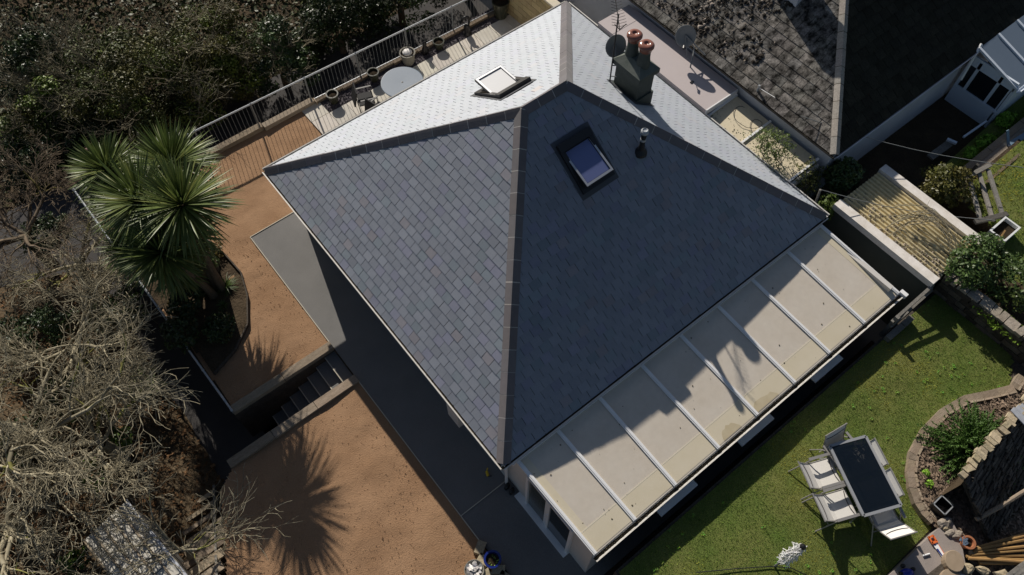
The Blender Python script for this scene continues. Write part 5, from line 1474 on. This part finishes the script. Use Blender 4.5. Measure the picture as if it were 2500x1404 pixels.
shrub("shrub", "broad green shrub behind the stone wall at the picture's right edge", 2475, 690, 2.2, (.75, .85, .50), 4800, .042, "leaf", 132, ground=1.7, tone=(1.1, 1.3, 1.0), tones2=(1.5, 1.4, .9))
shrub("shrub", "low yellow green weeds along the top of the stone wall", 2450, 790, 2.05, (.30, .75, .12), 1300, .035, "grass", 133, ground=1.75, stem=False, tone=(1.3, 1.2, .8))
shrub("shrub", "airy light green willowy shrub over the cream passage roof", 1885, 365, 2.75, (.42, .70, .55), 4200, .030, "leaf", 134, ground=0, tone=(1.9, 1.9, 1.3), tones2=(2.3, 2.1, 1.6), lump=.8, inner=.1, aspect=.35)
shrub("shrub", "brownish thin shrub between the passage roof and the dark glossy bush", 1962, 440, 2.0, (.55, .45, .60), 2400, .032, "leaf", 135, ground=0, tone=(1.7, 1.3, .9), lump=.7, inner=.15)
shrub("shrub", "round dark glossy evergreen bush at the neighbouring wall's corner", 2058, 432, 2.05, (.50, .46, .55), 4200, .048, "leaf_gloss", 136, ground=0, tone=(1.2, 1.45, 1.2))
shrub("shrub", "small glossy shrub at the outhouse's parapet beside the bungalow corner", 2022, 505, 1.9, (.32, .30, .40), 1300, .050, "leaf", 137, ground=0, tone=(1.6, 1.7, 1.0))
shrub("shrub", "sparse broad leaved plant in the gap between conservatory and outhouse", 2062, 578, 1.1, (.34, .34, .48), 900, .060, "leaf", 138, ground=0, tone=(1.5, 1.6, .9), lump=.8)
for i, (px, py, s, lb) in enumerate(((2405, 345, .20, "leafy green weed against the railway sleepers"), (2370, 372, .16, "leafy weed beside the russet shrub's upper side"), (2455, 290, .22, "row of green leaves along the sleeper bed near the porch"))):
    shrub("weed", lb, px, py, 1.45, (s * 1.6, s, s * .7), 420, .05, "grass", 140 + i, ground=1.2, stem=False, tone=(1.5, 1.6, 1.0))["category"] = "plant"
blades("rough_grass", [(13.6, -1.14), (20, -1.14), (20, -.45), (16.5, -.6), (14.5, -.7)], 7000, .12, .012, "grass", lambda x, y: Z_YARD + .35 - .25 * (y + 1.2) + 0 * x, tones=((1.1, 1.2, .8), (1.5, 1.3, .8)))
MB().prism([(13.4, -1.3), (22, -1.3), (22, -.35), (16.4, -.5), (14.2, -.6)], .8, Z_YARD + .30).build("grass_verge", "lawn", kind="structure")
# the narrow yard beyond the flat roof
mb = MB(); mb.box(10.3, 8.1, -.02, 14, 12.2, .006); mb.build("rear_yard", "slab", kind="structure")
shrub("shrub", "bright green plant in the narrow yard beyond the bungalow's ridge", 1452, 42, .45, (.30, .30, .35), 900, .05, "leaf", 150, ground=0, tone=(2.0, 2.1, .9))
shrub("shrub", "grey green shrub at the top end of the narrow yard", 1508, 8, .8, (.35, .35, .4), 900, .05, "leaf", 151, ground=0, tone=(1.4, 1.4, 1.1))
gs = T("garden_statue", "pale round garden stones grouped in the narrow yard by the yellow wall", "ornament", P(1470, 12, .3))
for dx, dy, r in ((0, 0, .14), (.22, .08, .11), (.05, .25, .09)):
    q = P(1470, 14, .3); MB().lathe((q.x + dx, q.y + dy, .02), [(.0, 0), (r * .8, .02), (r, r * .7), (r * .7, r * 1.3), (.0, r * 1.5)], 12).build("stone", "white_stone", gs, smooth=True)
cr = T("wooden_crate", "slatted pale wooden bench in the narrow yard beside the flat grey roof", "bench", P(1500, 50, .4))
for i in range(5):
    a, b_ = P(1480 + i * 9, 62 - i * 14, .45), P(1530 + i * 5, 40 - i * 10, .45); MB().beam(a, b_, .09, .03).build("slat", "old_wood", cr)
q = P(1500, 45, .2); MB().box(q.x - .25, q.y - .2, 0, q.x + .25, q.y + .2, .40).build("base", "old_wood", cr)

# ================================================================== the wood and the bank
def bare_tree(label, px, py, z, gz, R_, seed, lev=4, limbs=7, m="bark", lean=(0, 0), rise=.03, flat=.55, trunk=.16, spread=.8, twig=.0062, cat_ivy=None, grp=None):
    q = P(px, py, z); rnd = random.Random(seed)
    t = T("bare_tree", label, "tree", (q.x, q.y, gz), grp)
    segs = []
    top = Vector((q.x, q.y, z - R_ * .35)); foot = Vector((q.x - lean[0], q.y - lean[1], gz - .1))
    md = foot.lerp(top, .5) + Vector((rnd.gauss(0, .1), rnd.gauss(0, .1), 0))
    tubes("trunk", [(*foot, *md, trunk, trunk * .85), (*md, *top, trunk * .85, trunk * .7)], m, t, sides=8)
    for i in range(limbs):
        a = i * 6.283 / limbs + rnd.uniform(-.35, .35); el = rnd.uniform(.15, .75)
        d = Vector((math.cos(a) * math.cos(el), math.sin(a) * math.cos(el), math.sin(el)))
        grow(segs, top, d, R_ * rnd.uniform(.5, .72), trunk * rnd.uniform(.34, .52), lev, rnd, spread, rise, flat, twig)
    S = np.array(segs)
    k = RNG.uniform(.55, 1.55, (len(S), 1))
    tt = k * np.array([[1, 1, 1]]) 
    mossy = (fbm(S[:, 0] * .7, S[:, 1] * .7, seed) > .56) & (S[:, 6] > .012)
    tt[mossy] *= np.array([.85, .92, .45])
    tubes("branches", S, m, t, sides=4, tints=tt)
    return t, len(S)
BG = "bare trees on the bank beside the lane"
NS = 0
for a in ((("bare lichen-grey tree spreading over the lane below the palm", 150, 810, 1.1, -1.0, 2.1, 11), dict(limbs=6)),
          (("bare grey tree with mossy limbs at the picture's left edge", 0, 1010, 1.5, -.6, 2.9, 12), dict(limbs=7, trunk=.22)),
          (("bare tree whose twigs reach over the bare plot and the timber steps", 215, 1060, .9, -.9, 1.8, 13), dict(limbs=6, lev=4)),
          (("sparse bare tree over the pale shed roof at the bottom of the picture", 415, 1330, .7, -.4, 1.6, 14), dict(limbs=6, lev=3, trunk=.08, twig=.0055)),
          (("bare tree with a mossy trunk in the lower left corner", -20, 1270, 1.0, -.3, 1.8, 15), dict(limbs=5, lev=4, trunk=.20)),
          (("bare brown twiggy tree at the left edge level with the palm heads", 30, 540, .9, -1.2, 1.9, 16), dict(limbs=6, m="bark_dark")),
          (("bare twiggy tree next to the shaded corner of the lane", 175, 620, .4, -1.3, 1.4, 17), dict(limbs=6, twig=.005))):
    t, k = bare_tree(*a[0], grp=BG, **a[1]); NS += k
print("branch segments", NS)
IV = "ivy and evergreen undergrowth on the bank"
for i, (px, py, z, r, n, tone, lb) in enumerate((
    (120, 575, -.25, (.9, .7, .55), 4200, (1.3, 1.5, 1.4), "glossy ivy mound under the left edge trees, upper of the bank"),
    (330, 570, -1.1, (.65, .5, .3), 1400, (1.3, 1.5, 1.3), "small ivy mound beside the lane below the palm heads"),
    (90, 810, -.1, (1.0, .9, .6), 4200, (1.0, 1.2, 1.1), "broad dark ivy mound under the mossy limbed tree"),
    (285, 770, -.6, (.8, .7, .5), 3600, (1.2, 1.3, 1.2), "ivy mound under the tree nearest the lane"),
    (345, 945, -.7, (.5, .55, .4), 1500, (2.2, 2.6, 1.0), "bright green bush under the bare twigs by the lane's kerb"),
    (235, 1165, -.2, (.32, .5, .35), 900, (2.4, 2.7, 1.0), "bright green leafy plant above the shed on the bank"),
    (300, 1075, -.7, (.35, .4, .3), 800, (1.9, 2.3, 1.0), "small green plant on the leaf litter between two bare trees"),
    (180, 1370, -.2, (.32, .28, .25), 700, (2.0, 2.3, .9), "small bright green plant left of the shed at the bottom edge"),
    (60, 1090, -.4, (.8, .7, .4), 2600, (.9, 1.1, .9), "dark ivy at the left edge under the mossy trunks"),
    (180, 960, -.3, (.9, .7, .45), 2800, (1.0, 1.15, 1.0), "dark ivy carpet in the middle of the bank"))):
    shrub("ivy_shrub", lb, px, py, z, r, n, .045, "leaf_gloss", 200 + i, ground=z - .5, group=IV, tone=tone, lump=.7, lo=-.1)
# leaf litter and fallen twigs
n = 15000
x = RNG.uniform(-13, -4.9, n); y = RNG.uniform(-2, 13, n); z = bank_z(x, y) + RNG.uniform(.0, .10, n)
a = RNG.uniform(0, 6.28, n); l = RNG.uniform(.02, .055, n); w = l * RNG.uniform(.3, .7, n); tl = RNG.uniform(-.6, .6, n); ux, uy = np.cos(a), np.sin(a)
V = np.stack([np.stack([x + ux * l * i - uy * w * j, y + uy * l * i + ux * w * j, z + tl * l * i], -1) for i, j in ((-1, -1), (1, -1), (1, 1), (-1, 1))], 1)
np_obj("leaf_litter", V.reshape(-1, 3), np.arange(4 * n).reshape(-1, 4), RNG.uniform(.4, 1.6, (n, 1)) * np.array([[1.15, .9, .75]]), "bank_earth", None, "stuff")

# ---- the wood beyond the lane: twiggy crowns and evergreens
WG = "trees and thickets beyond the lane"
def clump_crown(parent, c, r, n, leaf, m, seed, tone, tones2):
    """a crown made of many leafy clumps of different size, height and tone, with dark gaps between them"""
    g = np.random.default_rng(5000 + seed)
    K = int(16 * r[0] * r[1]) + 10
    d = g.normal(size=(K, 3)); d /= np.linalg.norm(d, axis=1)[:, None]; d[:, 2] = np.abs(d[:, 2]) * 1.1 - .25
    cc = np.array(c) + d * g.uniform(.45, 1.0, (K, 1)) * np.array(r)
    cr = g.uniform(.16, .50, K) * min(1.0, .5 + .25 * r[0])
    w = cr ** 2; k = g.choice(K, n, p=w / w.sum())
    e = g.normal(size=(n, 3)); e /= np.linalg.norm(e, axis=1)[:, None]
    pos = cc[k] + e * (cr[k] * g.uniform(.35, 1.08, n) ** .6)[:, None] * np.array([1.15, 1.15, .75])
    nr = e * .7 + g.normal(size=(n, 3)) * .8 + np.array([0, 0, .5]); nr /= np.linalg.norm(nr, axis=1)[:, None]
    t = np.cross(nr, g.normal(size=(n, 3))); t /= np.linalg.norm(t, axis=1)[:, None] + 1e-9; b = np.cross(nr, t)
    s = leaf * g.uniform(.45, 1.25, n)[:, None]
    V = np.stack([pos - t * s, pos + b * s * .5 - nr * s * .15, pos + t * s, pos - b * s * .5 - nr * s * .15], 1)
    ct = g.uniform(.55, 1.5, (K, 1)) * np.array([tone])
    if tones2 is not None:
        sel = g.uniform(0, 1, K) < .45; ct[sel] = g.uniform(.6, 1.5, (sel.sum(), 1)) * np.array([tones2])
    tn = ct[k] * g.uniform(.65, 1.35, (n, 1))
    return np_obj("crown", V.reshape(-1, 3), np.arange(4 * n).reshape(-1, 4), tn, m, parent)

def wood_tree(label, px, py, z, r, n, leaf, m, seed, tone, tones2=None, twigs=True, gz=-2.2, lump=.6, **kw):
    q = P(px, py, z); t = T("tree", label, "tree", (q.x, q.y, gz), WG)
    rz = (z - gz) * .56
    clump_crown(t, (q.x, q.y, z - rz), (r[0], r[1], rz), n, leaf, m, seed, tone, tones2)
    rnd = random.Random(seed); segs = []
    top = Vector((q.x, q.y, z - rz * 1.2))
    tubes("trunk", [(q.x, q.y, gz - .2, *top, .16, .11)], "bark_dark", t, sides=7)
    if twigs:
        for i in range(9):
            a = i * .70 + rnd.uniform(-.4, .4); el = rnd.uniform(.15, 1.1)
            d = Vector((math.cos(a) * math.cos(el), math.sin(a) * math.cos(el), math.sin(el)))
            o = Vector((q.x + r[0] * .45 * d.x, q.y + r[1] * .45 * d.y, z - rz + rz * .35 * d.z))
            grow(segs, o, d, max(r) * rnd.uniform(.40, .55), .035, 3, rnd, .9, .05, 0, .0055)
        tubes("branches", segs, "bark", t, sides=3, tint_r=(.35, .95))
    return t
W = [("wide brown twiggy tree filling the upper left of the wood", 300, 110, 1.5, (2.5, 2.2), 24000, .047, "leaf_wood", (1.3, 1.05, .75), (1.3, 1.35, .7)),
     ("brown twiggy tree at the top of the picture left of the green lit bush", 430, 10, 1.9, (2.1, 1.9), 18000, .047, "leaf_wood", (1.4, 1.1, .75), (1.3, 1.4, .7)),
     ("yellow green bush lit by the sun in the wood near the lane", 530, 90, 1.0, (1.0, .9), 6000, .055, "leaf_wood", (1.7, 1.9, .7), (1.4, 1.1, .7)),
     ("glossy dark evergreen at the right end of the wood", 650, 60, .9, (1.15, 1.3), 8000, .060, "leaf_gloss", (1.3, 1.5, 1.4), None),
     ("sunlit green thicket left of the brown twiggy tree", 105, 165, .9, (1.2, 1.2), 7000, .055, "leaf_wood", (1.5, 1.8, .7), (1.1, 1.1, .7)),
     ("dark ivy covered tree in the upper left corner", 30, 60, 1.0, (1.5, 1.4), 8000, .060, "leaf_gloss", (.8, .95, .8), None),
     ("green thicket at the left edge below the corner tree", 20, 235, .4, (1.1, 1.1), 6000, .055, "leaf_wood", (1.4, 1.7, .7), (1.2, 1.0, .6)),
     ("dark thicket at the left edge above the bare trees", 50, 335, -.2, (1.1, 1.0), 6000, .055, "leaf_gloss", (.8, 1.0, .7), None),
     ("dark leafy tree between the sunlit thicket and the lane", 190, 230, .1, (1.4, 1.2), 8000, .055, "leaf_gloss", (.8, 1.0, .75), (1.1, 1.0, .7)),
     ("dark brownish thicket close to the lane below the twiggy tree", 340, 225, -.1, (1.3, .8), 8000, .055, "leaf_wood", (.9, .85, .65), None),
     ("low dark thicket beside the lane under the sunlit bush", 500, 165, -.1, (1.1, .7), 7000, .055, "leaf_wood", (1.0, .95, .65), None),
     ("dark thicket filling the gap between the two twiggy trees and the corner", 190, 60, 1.1, (1.5, 1.4), 8000, .060, "leaf_wood", (.95, .95, .7), (1.3, 1.4, .7))]
for i, w in enumerate(W):
    wood_tree(w[0], w[1], w[2], w[3], w[4], w[5], w[6], w[7], 300 + i, w[8], w[9])
W2 = [("tall dark tree at the picture's top, first right of the glossy evergreen", 790, -75, 1.7, (1.7, 1.5)),
      ("tall dark tree beyond the lane above the potted patio", 950, -165, 2.0, (1.8, 1.5)),
      ("tall dark tree beyond the lane whose shade dapples the patio", 1120, -250, 2.2, (1.6, 1.4)),
      ("dark hedge tree at the lane's far edge next to the glossy evergreen", 745, 5, .4, (1.0, .7)),
      ("dark hedge tree at the lane's far edge above the round table", 880, -70, .3, (1.1, .7))]
for i, w in enumerate(W2):
    wood_tree(w[0], w[1], w[2], w[3], w[4], 8000, .060, "leaf_gloss", 340 + i, (.6, .7, .5), None, twigs=False)
n = 60000
g = np.random.default_rng(5); x = g.uniform(-20, 13, n); y = g.uniform(16.0, 30, n); z = Z_LANE - .1 - .08 * (y - 13) + g.uniform(0, 1, n) * (.25 + 1.2 * fbm(x * .6, y * .6, 90)) * np.clip((y - 15.9) * .8, 0, 1)
nr = g.normal(size=(n, 3)) + np.array([0, 0, .8]); nr /= np.linalg.norm(nr, axis=1)[:, None]; t_ = np.cross(nr, g.normal(size=(n, 3))); t_ /= np.linalg.norm(t_, axis=1)[:, None]; b_ = np.cross(nr, t_)
s_ = g.uniform(.04, .11, n)[:, None]; p_ = np.stack([x, y, z], -1)
np_obj("undergrowth", np.stack([p_ - t_ * s_, p_ + b_ * s_ * .6, p_ + t_ * s_, p_ - b_ * s_ * .6], 1).reshape(-1, 3), np.arange(4 * n).reshape(-1, 4), g.uniform(.3, 1.1, (n, 1)) * np.array([[1, 1, .8]]), "leaf_wood", None, "stuff")

# ---- shed, steps and person on the low side
sh = T("garden_shed", "low shed with a mottled pale sheet roof under bare branches", "shed", (-7, 3.9, -.6))
q = [P(205, 1318, .28), P(308, 1222, .28), P(470, 1425, .25), P(352, 1520, .25)]
nS = 7
for i in range(nS):
    a, b_ = i / nS + .004, (i + 1) / nS - .004
    slabq([q[0].lerp(q[3], a), q[0].lerp(q[3], b_), q[1].lerp(q[2], b_), q[1].lerp(q[2], a)], .03).build("roof_sheet", "lichen_roof", sh)
for i in range(6):
    s = i / 5; MB().beam(q[0].lerp(q[1], s) + Vector((0, 0, .02)), q[3].lerp(q[2], s) + Vector((0, 0, .02)), .035, .03, tint=rt(.8, 1.1)).build("roof_batten", "old_wood", sh)
MB().beam(q[1] + Vector((0, 0, .02)), q[2] + Vector((0, 0, .02)), .06, .05).build("fascia", "tarp", sh)
wl_ = MB(); wl_.prism([(p.x, p.y) for p in [q[0].lerp(q[2], .03), q[1].lerp(q[3], .03), q[2].lerp(q[0], .03), q[3].lerp(q[1], .03)]], -1.0, .20); wl_.build("wall", "grey_wood", sh)
ts = T("timber_steps", "flight of brown timber steps beside the bare plot, going down to the lane", "steps", (-5.6, 4, -.6))
for i in range(9):
    s = i / 8
    a = P(505 - i * 6, 1388 - i * 27, -.15 - .12 * i); 
    x1_ = -5.05 - (.62 if i < 2 else .36 - .02 * i) * 0; yy = 2.35 + .30 * i; xr = -5.72 + .12 * i if i < 5 else -5.12; zz = -.10 - .15 * i
    MB().box(xr - 1.05, yy, zz - .10, xr - .06, yy + (.20 if i < 5 else .10), zz, rt(.8, 1.2)).build("tread", "old_wood" if i % 3 else "sleeper", ts)
MB().beam((-5.95, 2.3, -.12), (-5.12, 4.9, -1.35), .05, .16).build("stringer", "grey_wood", ts)
# person on the lane
pp = P(214, 370, .05); pe = T("person", "person in a pale blue top walking on the lane behind the palm", "person", (pp.x, pp.y, Z_LANE))
def skin_body(name, m, parent, verts, edges, radii, root=0):
    me = bpy.data.meshes.new(name); me.from_pydata([tuple(Vector(v) + Vector((pp.x, pp.y, Z_LANE))) for v in verts], edges, [])
    o = new_obj(name, me, m, parent)
    sk = o.modifiers.new("skin", 'SKIN'); sk.use_smooth_shade = True
    for i, r in enumerate(radii): me.skin_vertices[0].data[i].radius = (r, r * .9) if not isinstance(r, tuple) else r
    me.skin_vertices[0].data[root].use_root = True
    su = o.modifiers.new("sub", 'SUBSURF'); su.levels = 2; su.render_levels = 2
    a = me.attributes.new("tint", 'FLOAT_COLOR', 'POINT'); a.data.foreach_set("color", [1.0] * (4 * len(me.vertices)))
    return o
Bv = [(0, 0, .92), (0, 0, 1.15), (0, 0, 1.40), (0, 0, 1.50), (.0, -.02, 1.62), (.19, 0, 1.40), (.26, -.06, 1.13), (.24, -.18, .90), (.24, -.22, .80), (-.19, 0, 1.40), (-.26, .06, 1.13), (-.24, .02, .88), (-.24, -.02, .78),
      (.09, 0, .88), (.11, -.14, .50), (.11, -.10, .09), (.11, -.22, .04), (-.09, 0, .88), (-.10, .10, .50), (-.10, .22, .10), (-.10, .12, .04)]
Be = [(0, 1), (1, 2), (2, 3), (3, 4), (2, 5), (5, 6), (6, 7), (7, 8), (2, 9), (9, 10), (10, 11), (11, 12), (0, 13), (13, 14), (14, 15), (15, 16), (0, 17), (17, 18), (18, 19), (19, 20)]
Br = [.13, .12, .13, .055, .095, .065, .048, .036, .04, .065, .048, .036, .04, .09, .062, .042, .04, .09, .062, .042, .04]
skin_body("body", "skin", pe, Bv, Be, Br)
skin_body("shirt", "shirt", pe, [Bv[i] for i in (0, 1, 2, 5, 6, 9, 10)], [(0, 1), (1, 2), (2, 3), (3, 4), (2, 5), (5, 6)], [.15, .14, .15, .08, .062, .08, .062])
skin_body("trousers", "denim", pe, [Bv[i] for i in (0, 13, 14, 15, 17, 18, 19)], [(0, 1), (1, 2), (2, 3), (0, 4), (4, 5), (5, 6)], [.145, .10, .075, .055, .10, .075, .055])
MB().lathe((pp.x, pp.y + .01, Z_LANE + 1.62), [(.105, -.06), (.112, .0), (.10, .07), (.06, .115), (.0, .125)], 14).build("hair", "hair", pe, smooth=True)
